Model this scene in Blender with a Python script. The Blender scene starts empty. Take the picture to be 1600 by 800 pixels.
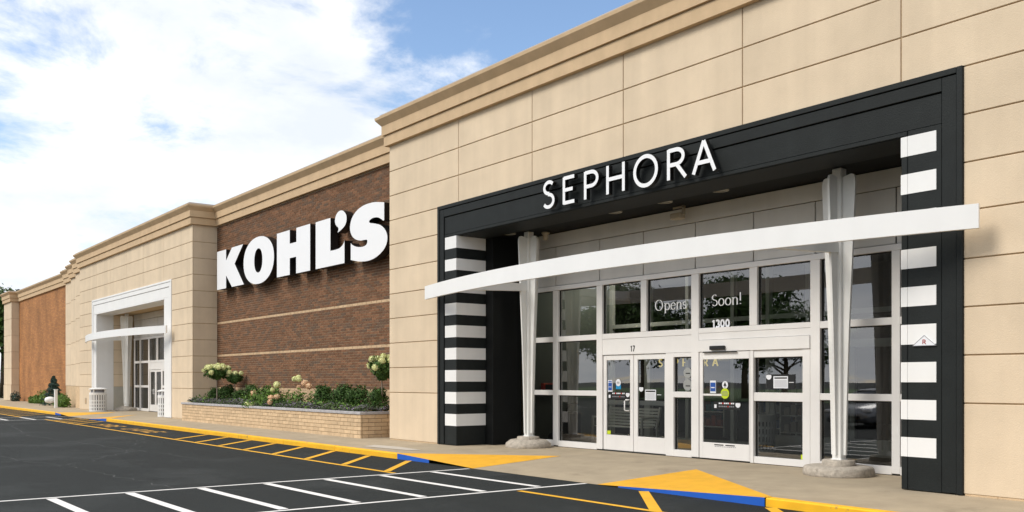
import bpy, math, random
from mathutils import Vector, Matrix, noise
from mathutils.geometry import tessellate_polygon
random.seed(7)
S = bpy.context.scene
R = math.radians

# ------------------------------------------------------------------ camera
FPX = 1460.0                       # focal length for a 1600 px wide frame
cam = bpy.data.cameras.new('camera')
cam.sensor_width = 36.0
cam.lens = 36.0*FPX/1600.0
cam.shift_y = (595.4-400.0)/1600.0   # rising front: verticals stay vertical
cam.clip_start = 0.1
cam.clip_end = 3000.0
camo = bpy.data.objects.new('camera', cam)
S.collection.objects.link(camo)
camo.location = (0, 0, 1.55)
ang = math.atan2(1121.5, 1460.0)     # facade vanishing point
camo.rotation_euler = (R(90), 0, R(90)-ang)
S.camera = camo
S.render.resolution_x = 1024
S.render.resolution_y = 512

# ------------------------------------------------------------------ light
SUN_ELEV, SUN_AZ = R(46), R(196)     # azimuth measured from +Y, clockwise
sd = Vector((math.sin(SUN_AZ)*math.cos(SUN_ELEV), math.cos(SUN_AZ)*math.cos(SUN_ELEV), math.sin(SUN_ELEV)))
sun = bpy.data.lights.new('sun', 'SUN')
sun.energy = 1.5
sun.angle = R(24)
sun.color = (1.0, 0.94, 0.85)
suno = bpy.data.objects.new('sun', sun)
S.collection.objects.link(suno)
suno.rotation_euler = (-sd).to_track_quat('-Z', 'Y').to_euler()
suno.location = (-20, -20, 40)

W = bpy.data.worlds.new('World')
S.world = W
W.use_nodes = True
nt = W.node_tree
nt.nodes.clear()
def wn(t, **k):
    n = nt.nodes.new(t)
    for a, b in k.items():
        setattr(n, a, b)
    return n
def wmath(op, a, b=None, clamp=False):
    n = wn('ShaderNodeMath', operation=op)
    n.use_clamp = clamp
    for i, v in enumerate((a, b)):
        if v is None:
            continue
        if isinstance(v, (int, float)):
            n.inputs[i].default_value = v
        else:
            nt.links.new(v, n.inputs[i])
    return n.outputs[0]
sky = wn('ShaderNodeTexSky', sky_type='NISHITA')
sky.sun_disc = False
sky.sun_elevation = SUN_ELEV
sky.sun_rotation = SUN_AZ
sky.air_density = 1.0
sky.dust_density = 0.6
sky.ozone_density = 2.0
tc = wn('ShaderNodeTexCoord')
sep = wn('ShaderNodeSeparateXYZ')
nt.links.new(tc.outputs['Generated'], sep.inputs[0])
zc = wmath('ADD', wmath('MAXIMUM', sep.outputs[2], 0.0), 0.22)
cmb = wn('ShaderNodeCombineXYZ')
nt.links.new(wmath('DIVIDE', sep.outputs[0], zc), cmb.inputs[0])
nt.links.new(wmath('DIVIDE', sep.outputs[1], zc), cmb.inputs[1])
def wnoise(scale, detail, rough, off, dist=0.0):
    mp = wn('ShaderNodeMapping')
    mp.inputs['Location'].default_value = off
    nt.links.new(cmb.outputs[0], mp.inputs[0])
    n = wn('ShaderNodeTexNoise')
    n.inputs['Scale'].default_value = scale
    n.inputs['Detail'].default_value = detail
    n.inputs['Roughness'].default_value = rough
    n.inputs['Distortion'].default_value = dist
    nt.links.new(mp.outputs[0], n.inputs['Vector'])
    return n.outputs[0]
big = wnoise(0.75, 4.0, 0.55, (3.1, 1.7, 0))
fine = wnoise(2.6, 10.0, 0.62, (0.3, 5.2, 0), 0.3)
# a clear stretch of sky above the store
hole = wn('ShaderNodeVectorMath', operation='DOT_PRODUCT')
nt.links.new(tc.outputs['Generated'], hole.inputs[0])
HD = Vector((-0.66, 0.76, 0.50)).normalized()
hole.inputs[1].default_value = HD
mr = wn('ShaderNodeMapRange')
mr.inputs[1].default_value = 0.935
mr.inputs[2].default_value = 0.985
mr.inputs[3].default_value = 0.0
mr.inputs[4].default_value = 0.50
nt.links.new(hole.outputs['Value'], mr.inputs[0])
dens = wmath('ADD', wmath('MULTIPLY', big, 0.7), wmath('MULTIPLY', fine, 1.15))
dens = wmath('SUBTRACT', wmath('ADD', dens, -0.60), mr.outputs[0])
mr2 = wn('ShaderNodeMapRange', interpolation_type='SMOOTHSTEP')
mr2.inputs[1].default_value = 0.02
mr2.inputs[2].default_value = 0.27
nt.links.new(dens, mr2.inputs[0])
shade = wnoise(1.5, 8.0, 0.6, (7.7, 2.2, 0))
ramp = wn('ShaderNodeValToRGB')
ramp.color_ramp.elements[0].position = 0.38
ramp.color_ramp.elements[0].color = (0.60, 0.64, 0.70, 1)
ramp.color_ramp.elements[1].position = 0.60
ramp.color_ramp.elements[1].color = (0.80, 0.81, 0.83, 1)
nt.links.new(shade, ramp.inputs[0])
bsky = wn('ShaderNodeBackground')
bsky.inputs[1].default_value = 0.118
nt.links.new(sky.outputs[0], bsky.inputs[0])
bcl = wn('ShaderNodeBackground')
bcl.inputs[1].default_value = 0.86
nt.links.new(ramp.outputs[0], bcl.inputs[0])
mixw = wn('ShaderNodeMixShader')
nt.links.new(mr2.outputs[0], mixw.inputs[0])
nt.links.new(bsky.outputs[0], mixw.inputs[1])
nt.links.new(bcl.outputs[0], mixw.inputs[2])
wo = wn('ShaderNodeOutputWorld')
nt.links.new(mixw.outputs[0], wo.inputs[0])

S.view_settings.view_transform = 'Standard'
S.view_settings.look = 'None'
S.view_settings.exposure = 0.78
S.view_settings.gamma = 1.0

# ------------------------------------------------------------------ materials
MATS = {}
def mat(name, col, rough=0.8, var=0.0, vscale=1.0, bump=0.0, bscale=80.0, metal=0.0, island=0.0, spec=0.5,
        dark=None, darkscale=0.6, darkamt=0.0, emit=None, estr=0.0, streak=0.0, stretch=(1, 1, 1), obrand=0.0):
    m = bpy.data.materials.new(name)
    m.use_nodes = True
    t = m.node_tree
    b = t.nodes['Principled BSDF']
    b.inputs['Roughness'].default_value = rough
    b.inputs['Metallic'].default_value = metal
    b.inputs['Specular IOR Level'].default_value = spec
    L = t.links.new
    tcn = t.nodes.new('ShaderNodeTexCoord')
    geo = t.nodes.new('ShaderNodeNewGeometry')
    pos = geo.outputs['Position']
    mp = t.nodes.new('ShaderNodeMapping')
    mp.inputs['Scale'].default_value = stretch
    L(pos, mp.inputs[0])
    cur = None
    rgb = t.nodes.new('ShaderNodeRGB')
    rgb.outputs[0].default_value = (*col, 1)
    cur = rgb.outputs[0]
    def mult(cur, val):
        mx = t.nodes.new('ShaderNodeMix')
        mx.data_type = 'RGBA'
        mx.blend_type = 'MULTIPLY'
        mx.inputs[0].default_value = 1.0
        L(cur, mx.inputs[6])
        L(val, mx.inputs[7])
        return mx.outputs[2]
    def rng(src, lo, hi, a=0.3, b_=0.7):
        r = t.nodes.new('ShaderNodeMapRange')
        r.inputs[1].default_value = a
        r.inputs[2].default_value = b_
        r.inputs[3].default_value = lo
        r.inputs[4].default_value = hi
        L(src, r.inputs[0])
        return r.outputs[0]
    if var > 0:
        n = t.nodes.new('ShaderNodeTexNoise')
        n.inputs['Scale'].default_value = vscale
        n.inputs['Detail'].default_value = 7
        n.inputs['Roughness'].default_value = 0.6
        L(mp.outputs[0], n.inputs['Vector'])
        cur = mult(cur, rng(n.outputs[0], 1-var, 1+var))
    if streak > 0:
        mp2 = t.nodes.new('ShaderNodeMapping')
        mp2.inputs['Scale'].default_value = (3.0, 3.0, 0.12)
        L(pos, mp2.inputs[0])
        n = t.nodes.new('ShaderNodeTexNoise')
        n.inputs['Scale'].default_value = 1.0
        n.inputs['Detail'].default_value = 5
        L(mp2.outputs[0], n.inputs['Vector'])
        cur = mult(cur, rng(n.outputs[0], 1-streak, 1+streak*0.4))
    if island > 0 or obrand > 0:
        oi = t.nodes.new('ShaderNodeObjectInfo')
        a = t.nodes.new('ShaderNodeMath')
        a.operation = 'ADD'
        L(geo.outputs['Random Per Island'], a.inputs[0])
        L(oi.outputs['Random'], a.inputs[1])
        fr = t.nodes.new('ShaderNodeMath')
        fr.operation = 'FRACT'
        L(a.outputs[0], fr.inputs[0])
        amt = max(island, obrand)
        cur = mult(cur, rng(fr.outputs[0], 1-amt, 1+amt, 0, 1))
        if dark is not None:
            mx = t.nodes.new('ShaderNodeMix')
            mx.data_type = 'RGBA'
            f2 = t.nodes.new('ShaderNodeMath')
            f2.operation = 'MULTIPLY'
            f2.inputs[1].default_value = 7.31
            L(fr.outputs[0], f2.inputs[0])
            f3 = t.nodes.new('ShaderNodeMath')
            f3.operation = 'FRACT'
            L(f2.outputs[0], f3.inputs[0])
            L(rng(f3.outputs[0], 0, 1, 0.5, 1.0), mx.inputs[0])
            L(cur, mx.inputs[6])
            mx.inputs[7].default_value = (*dark, 1)
            cur = mx.outputs[2]
    elif dark is not None:
        n = t.nodes.new('ShaderNodeTexNoise')
        n.inputs['Scale'].default_value = darkscale
        n.inputs['Detail'].default_value = 10
        n.inputs['Roughness'].default_value = 0.7
        L(pos, n.inputs['Vector'])
        mx = t.nodes.new('ShaderNodeMix')
        mx.data_type = 'RGBA'
        L(rng(n.outputs[0], 0, 1, 0.62-darkamt, 0.72-darkamt*0.5), mx.inputs[0])
        L(cur, mx.inputs[6])
        mx.inputs[7].default_value = (*dark, 1)
        cur = mx.outputs[2]
    L(cur, b.inputs['Base Color'])
    if bump > 0:
        n = t.nodes.new('ShaderNodeTexNoise')
        n.inputs['Scale'].default_value = bscale
        n.inputs['Detail'].default_value = 4
        L(pos, n.inputs['Vector'])
        bp = t.nodes.new('ShaderNodeBump')
        bp.inputs['Strength'].default_value = bump
        bp.inputs['Distance'].default_value = 0.02
        L(n.outputs[0], bp.inputs['Height'])
        L(bp.outputs[0], b.inputs['Normal'])
    if emit:
        b.inputs['Emission Color'].default_value = (*emit, 1)
        b.inputs['Emission Strength'].default_value = estr
    MATS[name] = m
    return m

stucco = mat('stucco', (0.690, 0.562, 0.408), 0.92, var=0.06, vscale=1.3, bump=0.22, bscale=70, streak=0.07, obrand=0.028, spec=0.2)
groove = mat('stucco_joint', (0.42, 0.30, 0.18), 0.95, var=0.1, vscale=3)
cornm = mat('cornice_stucco', (0.600, 0.440, 0.275), 0.92, var=0.07, vscale=2.2, bump=0.25, bscale=80, streak=0.06, spec=0.2)
cap_metal = mat('coping_metal', (0.46, 0.40, 0.34), 0.45, metal=0.3)
brick_red = mat('dark_red_brick', (0.192, 0.098, 0.054), 0.9, var=0.15, vscale=9, island=0.24, dark=(0.125, 0.083, 0.058), bump=0.3, bscale=120, spec=0.2)
brick_tan = mat('tan_brick', (0.56, 0.40, 0.25), 0.9, var=0.10, vscale=8, island=0.08, bump=0.3, bscale=120, spec=0.2)
mortar = mat('brick_mortar', (0.50, 0.385, 0.265), 0.95, var=0.1, vscale=6)
mortar_tan = mat('tan_mortar', (0.20, 0.125, 0.07), 0.95, var=0.1, vscale=6)
brick_cream = mat('cream_brick', (0.60, 0.445, 0.28), 0.88, var=0.14, vscale=5, obrand=0.10, bump=0.35, bscale=90, spec=0.25)
capstone = mat('grey_capstone', (0.40, 0.39, 0.40), 0.8, var=0.15, vscale=6, obrand=0.05, bump=0.2)
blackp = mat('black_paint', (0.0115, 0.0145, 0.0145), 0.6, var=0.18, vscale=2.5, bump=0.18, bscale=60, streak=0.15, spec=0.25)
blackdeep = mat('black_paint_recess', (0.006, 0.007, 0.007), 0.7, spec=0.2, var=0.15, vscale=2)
whitep = mat('white_paint', (0.80, 0.80, 0.79), 0.55, var=0.02, vscale=2, bump=0.06, bscale=60, streak=0.03)
whitebeam = mat('white_beam_paint', (0.82, 0.82, 0.81), 0.4, var=0.02, vscale=1.2, streak=0.025)
steelw = mat('white_steel_paint', (0.80, 0.80, 0.775), 0.45, var=0.04, vscale=3, streak=0.06)
alum = mat('white_window_frame', (0.80, 0.785, 0.765), 0.42, var=0.03, vscale=2, streak=0.03)
gasket = mat('dark_gasket', (0.02, 0.02, 0.018), 0.6)
hdrpan = mat('pale_grey_panel', (0.66, 0.64, 0.60), 0.6, var=0.05, vscale=0.8, streak=0.06, obrand=0.03)
greyframe = mat('grey_inner_frame', (0.50, 0.52, 0.49), 0.5, var=0.05)
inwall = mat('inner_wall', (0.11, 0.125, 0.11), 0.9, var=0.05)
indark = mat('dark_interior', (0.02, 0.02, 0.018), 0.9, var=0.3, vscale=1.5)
infloor = mat('inner_floor_mat', (0.16, 0.165, 0.15), 0.7, var=0.2, vscale=6)
concrete = mat('sidewalk_concrete', (0.385, 0.315, 0.22), 0.9, var=0.13, vscale=1.6, bump=0.35, bscale=110, dark=(0.27, 0.215, 0.15), darkscale=0.9, darkamt=0.03)
roughcon = mat('rough_concrete', (0.45, 0.40, 0.335), 0.95, var=0.25, vscale=14, bump=1.0, bscale=45, dark=(0.27, 0.235, 0.19), darkscale=9, darkamt=0.05)
asphalt = mat('asphalt', (0.0150, 0.0190, 0.0190), 0.92, spec=0.35, var=0.22, vscale=0.5, bump=0.8, bscale=130, dark=(0.034, 0.0385, 0.039), darkscale=0.3, darkamt=0.11, stretch=(0.35, 1.4, 1))
def worn(name, col, under, amt, sc=9.0):
    m = mat(name, col, 0.75, var=0.09, vscale=3.0, dark=under, darkscale=sc, darkamt=amt, bump=0.25, bscale=120)
    return m
yellow = worn('yellow_road_paint', (0.80, 0.42, 0.016), (0.16, 0.11, 0.04), 0.0, 14.0)
yellowc = worn('yellow_kerb_paint', (0.86, 0.46, 0.010), (0.30, 0.20, 0.07), 0.03, 6.0)
yellowr = worn('yellow_ramp_paint', (0.78, 0.40, 0.018), (0.66, 0.36, 0.04), -0.02, 3.0)
yelloww = worn('worn_yellow_paint', (0.66, 0.35, 0.05), (0.08, 0.075, 0.06), 0.06, 7.0)
whiteroad = worn('white_road_paint', (0.78, 0.76, 0.74), (0.14, 0.14, 0.14), 0.005, 12.0)
whitefaint = worn('faded_white_paint', (0.52, 0.47, 0.40), (0.40, 0.34, 0.26), 0.05, 2.0)
bluep = worn('blue_kerb_paint', (0.006, 0.10, 0.50), (0.05, 0.09, 0.2), -0.05, 8.0)
grass = mat('lawn', (0.05, 0.095, 0.025), 0.95, var=0.4, vscale=0.6, bump=0.6, bscale=30)
soil = mat('mulch', (0.07, 0.045, 0.03), 0.95, var=0.4, vscale=12, bump=0.8, bscale=50)
orange_brick = None
signwhite = mat('sign_face_white', (0.84, 0.85, 0.87), 0.35, var=0.01)
signblack = mat('sign_return_black', (0.006, 0.006, 0.006), 0.45)
bark = mat('bark', (0.13, 0.095, 0.065), 0.95, var=0.4, vscale=14, bump=0.8, bscale=40)
graystem = mat('pale_stem', (0.22, 0.18, 0.14), 0.9, var=0.2, vscale=14)
roofm = mat('roof_membrane', (0.35, 0.35, 0.34), 0.9, var=0.1)

def leafmat(name, col, col2, amt=0.35):
    m = mat(name, col, 0.6, island=amt, dark=col2, spec=0.25)
    return m
leaf_box = leafmat('boxwood_leaf', (0.055, 0.115, 0.022), (0.026, 0.064, 0.012))
leaf_light = leafmat('hydrangea_leaf', (0.11, 0.20, 0.030), (0.055, 0.115, 0.018))
leaf_tree = leafmat('tree_leaf', (0.060, 0.115, 0.022), (0.028, 0.058, 0.012))
leaf_con = leafmat('spruce_needle', (0.035, 0.070, 0.055), (0.016, 0.035, 0.030))
leaf_cover = leafmat('cover_leaf', (0.080, 0.125, 0.040), (0.12, 0.095, 0.11), 0.4)
bloom_cover = leafmat('cover_bloom', (0.26, 0.21, 0.29), (0.15, 0.13, 0.16), 0.4)
bloom = leafmat('lime_white_bloom', (0.80, 0.82, 0.42), (0.70, 0.70, 0.38), 0.18)
bloomp = leafmat('pink_bloom', (0.78, 0.50, 0.32), (0.78, 0.66, 0.40), 0.18)

# far orange-brown brick wall: too far for single bricks
def far_brick():
    m = bpy.data.materials.new('orange_brown_brick')
    m.use_nodes = True
    t = m.node_tree
    b = t.nodes['Principled BSDF']
    b.inputs['Roughness'].default_value = 0.92
    L = t.links.new
    g = t.nodes.new('ShaderNodeNewGeometry')
    sx = t.nodes.new('ShaderNodeSeparateXYZ')
    L(g.outputs['Position'], sx.inputs[0])
    cx = t.nodes.new('ShaderNodeCombineXYZ')
    L(sx.outputs[0], cx.inputs[0])
    L(sx.outputs[2], cx.inputs[1])
    br = t.nodes.new('ShaderNodeTexBrick')
    br.inputs['Scale'].default_value = 1.0
    br.inputs['Brick Width'].default_value = 0.4
    br.inputs['Row Height'].default_value = 0.10
    br.inputs['Mortar Size'].default_value = 0.009
    br.inputs['Color1'].default_value = (0.48, 0.21, 0.066, 1)
    br.inputs['Color2'].default_value = (0.36, 0.15, 0.05, 1)
    br.inputs['Mortar'].default_value = (0.22, 0.13, 0.07, 1)
    L(cx.outputs[0], br.inputs['Vector'])
    n = t.nodes.new('ShaderNodeTexNoise')
    n.inputs['Scale'].default_value = 0.55
    n.inputs['Detail'].default_value = 8
    L(g.outputs['Position'], n.inputs['Vector'])
    r = t.nodes.new('ShaderNodeMapRange')
    r.inputs[1].default_value = 0.3
    r.inputs[2].default_value = 0.7
    r.inputs[3].default_value = 0.72
    r.inputs[4].default_value = 1.2
    L(n.outputs[0], r.inputs[0])
    mx = t.nodes.new('ShaderNodeMix')
    mx.data_type = 'RGBA'
    mx.blend_type = 'MULTIPLY'
    mx.inputs[0].default_value = 1
    L(br.outputs[0], mx.inputs[6])
    L(r.outputs[0], mx.inputs[7])
    L(mx.outputs[2], b.inputs['Base Color'])
    bp = t.nodes.new('ShaderNodeBump')
    bp.inputs['Strength'].default_value = 0.5
    bp.inputs['Distance'].default_value = 0.01
    L(br.outputs[1], bp.inputs['Height'])
    bp.invert = True
    L(bp.outputs[0], b.inputs['Normal'])
    return m
orange_brick = far_brick()

def glassmat(name, tint=(0.86, 0.90, 0.87), refl=1.0, ior=2.55):
    m = bpy.data.materials.new(name)
    m.use_nodes = True
    t = m.node_tree
    t.nodes.clear()
    L = t.links.new
    tr = t.nodes.new('ShaderNodeBsdfTransparent')
    tr.inputs[0].default_value = (*tint, 1)
    gl = t.nodes.new('ShaderNodeBsdfGlossy')
    gl.inputs['Roughness'].default_value = 0.0
    gl.inputs[0].default_value = (refl, refl, refl, 1)
    fr = t.nodes.new('ShaderNodeFresnel')
    fr.inputs[0].default_value = ior
    g = t.nodes.new('ShaderNodeNewGeometry')
    n = t.nodes.new('ShaderNodeTexNoise')
    n.inputs['Scale'].default_value = 0.9
    n.inputs['Detail'].default_value = 1
    L(g.outputs['Position'], n.inputs['Vector'])
    bp = t.nodes.new('ShaderNodeBump')
    bp.inputs['Strength'].default_value = 0.05
    bp.inputs['Distance'].default_value = 0.02
    L(n.outputs[0], bp.inputs['Height'])
    L(bp.outputs[0], gl.inputs['Normal'])
    mx = t.nodes.new('ShaderNodeMixShader')
    L(fr.outputs[0], mx.inputs[0])
    L(tr.outputs[0], mx.inputs[1])
    L(gl.outputs[0], mx.inputs[2])
    o = t.nodes.new('ShaderNodeOutputMaterial')
    L(mx.outputs[0], o.inputs[0])
    return m
glass = glassmat('window_glass')

# ------------------------------------------------------------------ mesh helpers
class MB:
    def __init__(s):
        s.v = []; s.f = []; s.m = []
    def add(s, vs, fs, mi=0):
        o = len(s.v)
        s.v += [tuple(v) for v in vs]
        for f in fs:
            s.f.append(tuple(i+o for i in f)); s.m.append(mi)
        return s
    def box(s, x0, x1, y0, y1, z0, z1, mi=0):
        vs = [(x0, y0, z0), (x1, y0, z0), (x1, y1, z0), (x0, y1, z0), (x0, y0, z1), (x1, y0, z1), (x1, y1, z1), (x0, y1, z1)]
        return s.add(vs, [(0, 3, 2, 1), (4, 5, 6, 7), (0, 1, 5, 4), (1, 2, 6, 5), (2, 3, 7, 6), (3, 0, 4, 7)], mi)
    def bbox(s, x0, x1, y0, y1, z0, z1, b=0.006, mi=0):
        """box with chamfered edges"""
        vs = []
        for (z, i) in ((z0, b), (z0+b, 0), (z1-b, 0), (z1, b)):
            if i:
                vs += [(x0+b, y0+b, z), (x1-b, y0+b, z), (x1-b, y1-b, z), (x0+b, y1-b, z)]*1
                vs += [(x0+b, y0+b, z)]*4
            else:
                vs += [(x0+b, y0, z), (x1-b, y0, z), (x1, y0+b, z), (x1, y1-b, z), (x1-b, y1, z), (x0+b, y1, z), (x0, y1-b, z), (x0, y0+b, z)]
        fs = [(0, 3, 2, 1), (24, 25, 26, 27)]
        for k in range(8):
            fs.append((8+k, 8+(k+1) % 8, 16+(k+1) % 8, 16+k))
        # bottom ring faces
        fs += [(0, 1, 9, 8), (1, 2, 11, 10), (2, 3, 13, 12), (3, 0, 15, 14), (1, 10, 9), (2, 12, 11), (3, 14, 13), (0, 8, 15)]
        fs += [(25, 24, 16, 17), (26, 25, 18, 19), (27, 26, 20, 21), (24, 27, 22, 23), (25, 17, 18), (26, 19, 20), (27, 21, 22), (24, 23, 16)]
        return s.add(vs, fs, mi)
    def quad(s, a, b, c, d, mi=0):
        return s.add([a, b, c, d], [(0, 1, 2, 3)], mi)
    def poly(s, pts, mi=0):
        return s.add(pts, [tuple(range(len(pts)))], mi)
    def prismY(s, pts, holes, y0, y1, mf=0, ms=1):
        """polygon in x,z with holes, front face at y0, back at y1"""
        loops = [pts]+list(holes)
        tri = tessellate_polygon([[Vector((x, 0, z)) for x, z in l] for l in loops])
        flat = [p for l in loops for p in l]
        n = len(flat)
        vs = [(x, y0, z) for x, z in flat]+[(x, y1, z) for x, z in flat]
        fr = []
        for a, b, c in tri:
            A, B, C_ = flat[a], flat[b], flat[c]
            ar = (B[0]-A[0])*(C_[1]-A[1])-(C_[0]-A[0])*(B[1]-A[1])
            if ar < 0:
                a, b, c = a, c, b
            fr.append((a, b, c))
        s.add(vs, fr, mf)
        o = len(s.v)-2*n
        for a, b, c in fr:
            s.f.append((o+n+a, o+n+c, o+n+b)); s.m.append(ms)
        st = 0
        for l in loops:
            k = len(l)
            for i in range(k):
                j = (i+1) % k
                s.f.append((o+st+i, o+n+st+i, o+n+st+j, o+st+j)); s.m.append(ms)
            st += k
        return s
    def ring(s, prof, cx, cy, n=16, mi=0, jit=0, a0=0.0):
        vs = []
        for r, z in prof:
            for k in range(n):
                a = a0+2*math.pi*k/n
                rr = r*(1+jit*1.6*noise.noise((math.cos(a)*1.7+cx, math.sin(a)*1.7+cy, z*5))) if jit else r
                vs.append((cx+rr*math.cos(a), cy+rr*math.sin(a), z+(jit*0.25*noise.noise((math.cos(a)*2.5+cy, math.sin(a)*2.5, r*4)) if jit else 0)))
        fs = []
        for i in range(len(prof)-1):
            for k in range(n):
                fs.append((i*n+k, i*n+(k+1) % n, (i+1)*n+(k+1) % n, (i+1)*n+k))
        fs.append(tuple(reversed(range(n))))
        fs.append(tuple(range((len(prof)-1)*n, len(prof)*n)))
        return s.add(vs, fs, mi)
    def tube(s, pts, r, n=8, mi=0):
        pts = [Vector(p) for p in pts]
        rs = r if isinstance(r, (list, tuple)) else [r]*len(pts)
        vs = []
        for i, p in enumerate(pts):
            d = (pts[min(i+1, len(pts)-1)]-pts[max(i-1, 0)]).normalized()
            up = Vector((0, 0, 1)) if abs(d.z) < 0.9 else Vector((1, 0, 0))
            a = d.cross(up).normalized(); b = d.cross(a)
            for k in range(n):
                t = 2*math.pi*k/n
                vs.append(p+(a*math.cos(t)+b*math.sin(t))*rs[i])
        fs = []
        for i in range(len(pts)-1):
            for k in range(n):
                fs.append((i*n+k, (i+1)*n+k, (i+1)*n+(k+1) % n, i*n+(k+1) % n))
        fs.append(tuple(range(n))); fs.append(tuple(reversed(range((len(pts)-1)*n, len(pts)*n))))
        return s.add(vs, fs, mi)
    def mesh(s, name, mats, smooth=False):
        me = bpy.data.meshes.new(name)
        me.from_pydata(s.v, [], s.f)
        if not isinstance(mats, (list, tuple)):
            mats = [mats]
        for m in mats:
            me.materials.append(m)
        if any(s.m):
            me.polygons.foreach_set('material_index', s.m)
        if smooth:
            me.polygons.foreach_set('use_smooth', [True]*len(me.polygons))
        me.update()
        return me

WLOC = {}
def lnk(name, me, parent=None, loc=(0, 0, 0), rot=None):
    """link an object whose mesh is in world coordinates (loc = world offset)"""
    o = bpy.data.objects.new(name, me)
    S.collection.objects.link(o)
    loc = Vector(loc)
    WLOC[o] = loc
    if parent is not None:
        o.parent = parent
        o.location = loc-WLOC[parent]
    else:
        o.location = loc
    if rot:
        o.rotation_euler = rot
    return o
def thing(name, label, cat, loc=(0, 0, 0), group=None, rotz=0):
    o = bpy.data.objects.new(name, None)
    o.empty_display_size = 0.3
    S.collection.objects.link(o)
    o.location = loc
    o.rotation_euler = (0, 0, rotz)
    WLOC[o] = Vector(loc)
    o['label'] = label
    o['category'] = cat
    if group:
        o['group'] = group
    return o
def tag(o, label, cat, group=None):
    o['label'] = label; o['category'] = cat
    if group:
        o['group'] = group
    return o
def struct(name, mb, m, smooth=False):
    o = lnk(name, mb.mesh(name, m, smooth))
    o['kind'] = 'structure'
    return o
def boxp(name, m, parent, *b, bev=0.0):
    mb = MB()
    if bev:
        mb.bbox(*b, b=bev)
    else:
        mb.box(*b)
    return lnk(name, mb.mesh(name, m), parent)
def copy_tree(o, parent=None):
    c = o.copy(); S.collection.objects.link(c)
    c.parent = parent
    for ch in o.children:
        copy_tree(ch, c)
    return c

# ------------------------------------------------------------------ ground
ZA, ZE, ZW = -0.18, -0.06, -0.03       # asphalt, kerb edge, sidewalk at the wall
YC, YS = 10.62, 12.8
mb = MB()
xs = [-700, -300, -150, -100, -60, -30, -10, 10, 40, 120, 400]
ys = [-700, -300, -120, -60, -20, 0, 10.62]
for i in range(len(xs)-1):
    for j in range(len(ys)-1):
        mb.quad((xs[i], ys[j], ZA), (xs[i+1], ys[j], ZA), (xs[i+1], ys[j+1], ZA), (xs[i], ys[j+1], ZA))
struct('parking_lot', mb, asphalt)
mb = MB()
mb.quad((-900, 9, ZA-0.02), (500, 9, ZA-0.02), (500, 900, ZA-0.02), (-900, 900, ZA-0.02))
struct('ground', mb, grass)
mb = MB()
mb.quad((-700, -140, ZA+0.04), (400, -140, ZA+0.04), (400, -34, ZA+0.04), (-700, -34, ZA+0.04))
struct('grass_verge', mb, grass)

SHIFT = -34.3
A, B_, C0, D = -18.0, -15.1, -11.5, -8.1
side = MB(); flare = MB()
def sw(pts, t=side):
    t.poly(pts)
ram = [(A, B_, C0, D), (A+SHIFT, B_+SHIFT, C0+SHIFT, D+SHIFT)]
sides = []
xprev = 40.0
YT = 10.78
def edge(x0, x1):
    # full sidewalk strip between x0<x1 behind kerb
    n = max(1, int((x1-x0)/4))
    for i in range(n):
        a = x0+(x1-x0)*i/n; b = x0+(x1-x0)*(i+1)/n
        sw([(a, YT, ZE), (b, YT, ZE), (b, YS, ZW), (a, YS, ZW)])
        sw([(a, YS, ZW), (b, YS, ZW), (b, 15.2, ZW), (a, 15.2, ZW)])
edge(D, 40.0)
edge(A+SHIFT*0-(-18.0-(-18.0)), A) if False else None
edge(D+SHIFT, A)
edge(-150.0, A+SHIFT)
for (a, b, c, d) in ram:
    # ramp
    am, dm = b+0.12, c+0.25            # apex of the flares
    sw([(b, YC, ZA+0.004), (c, YC, ZA+0.004), (dm, YS, ZW), (am, YS, ZW)])
    sw([(a, YS, ZW), (d, YS, ZW), (d, 15.2, ZW), (a, 15.2, ZW)])
    sw([(a, YT, ZE), (am, YS, ZW), (a, YS, ZW)])
    sw([(d, YT, ZE), (d, YS, ZW), (dm, YS, ZW)])
    flare.poly([(a, YC, ZE+0.003), (b, YC, ZA+0.006), (am, YS, ZW+0.003), (a, YT, ZE+0.003)])
    flare.poly([(c, YC, ZA+0.006), (d, YC, ZE+0.003), (d, YT, ZE+0.003), (dm, YS, ZW+0.003)])
struct('sidewalk', side, concrete)
struct('ramp_flare', flare, yellowr)
# kerb
def kerb(x0, x1, m, name='kerb'):
    mb = MB()
    L = 3.05
    n = max(1, int(round((x1-x0)/L)))
    for i in range(n):
        a = x0+(x1-x0)*i/n+0.004; b = x0+(x1-x0)*(i+1)/n-0.004
        jz = random.uniform(-0.003, 0.003)
        mb.bbox(a, b, YC+random.uniform(-.004, .004), YT, ZA-0.05, ZE+0.004+jz, b=0.018)
    return struct(name, mb, m)
kerb(D, 30, yellowc); kerb(D+SHIFT, A, yellowc); kerb(-110, A+SHIFT, yellowc)
mb = MB()
for (a, b, c, d) in ram:
    for (p, q) in ((a, a+(b-a)*.45), (d, d+(c-d)*.85)):
        zt_ = ZA+0.006 if q > -1e9 else 0
        fq = .45 if p == a else .85
        zt_ = (ZE+.004)*(1-fq)+(ZA+.006)*fq
        s_ = 1 if q > p else -1
        mb.poly([(p, YC-0.004, ZA-0.01), (q, YC-0.004, ZA-0.01), (q, YC-0.004, zt_), (p, YC-0.004, ZE+0.004)][::s_])
struct('blue_kerb', mb, bluep)

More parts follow.
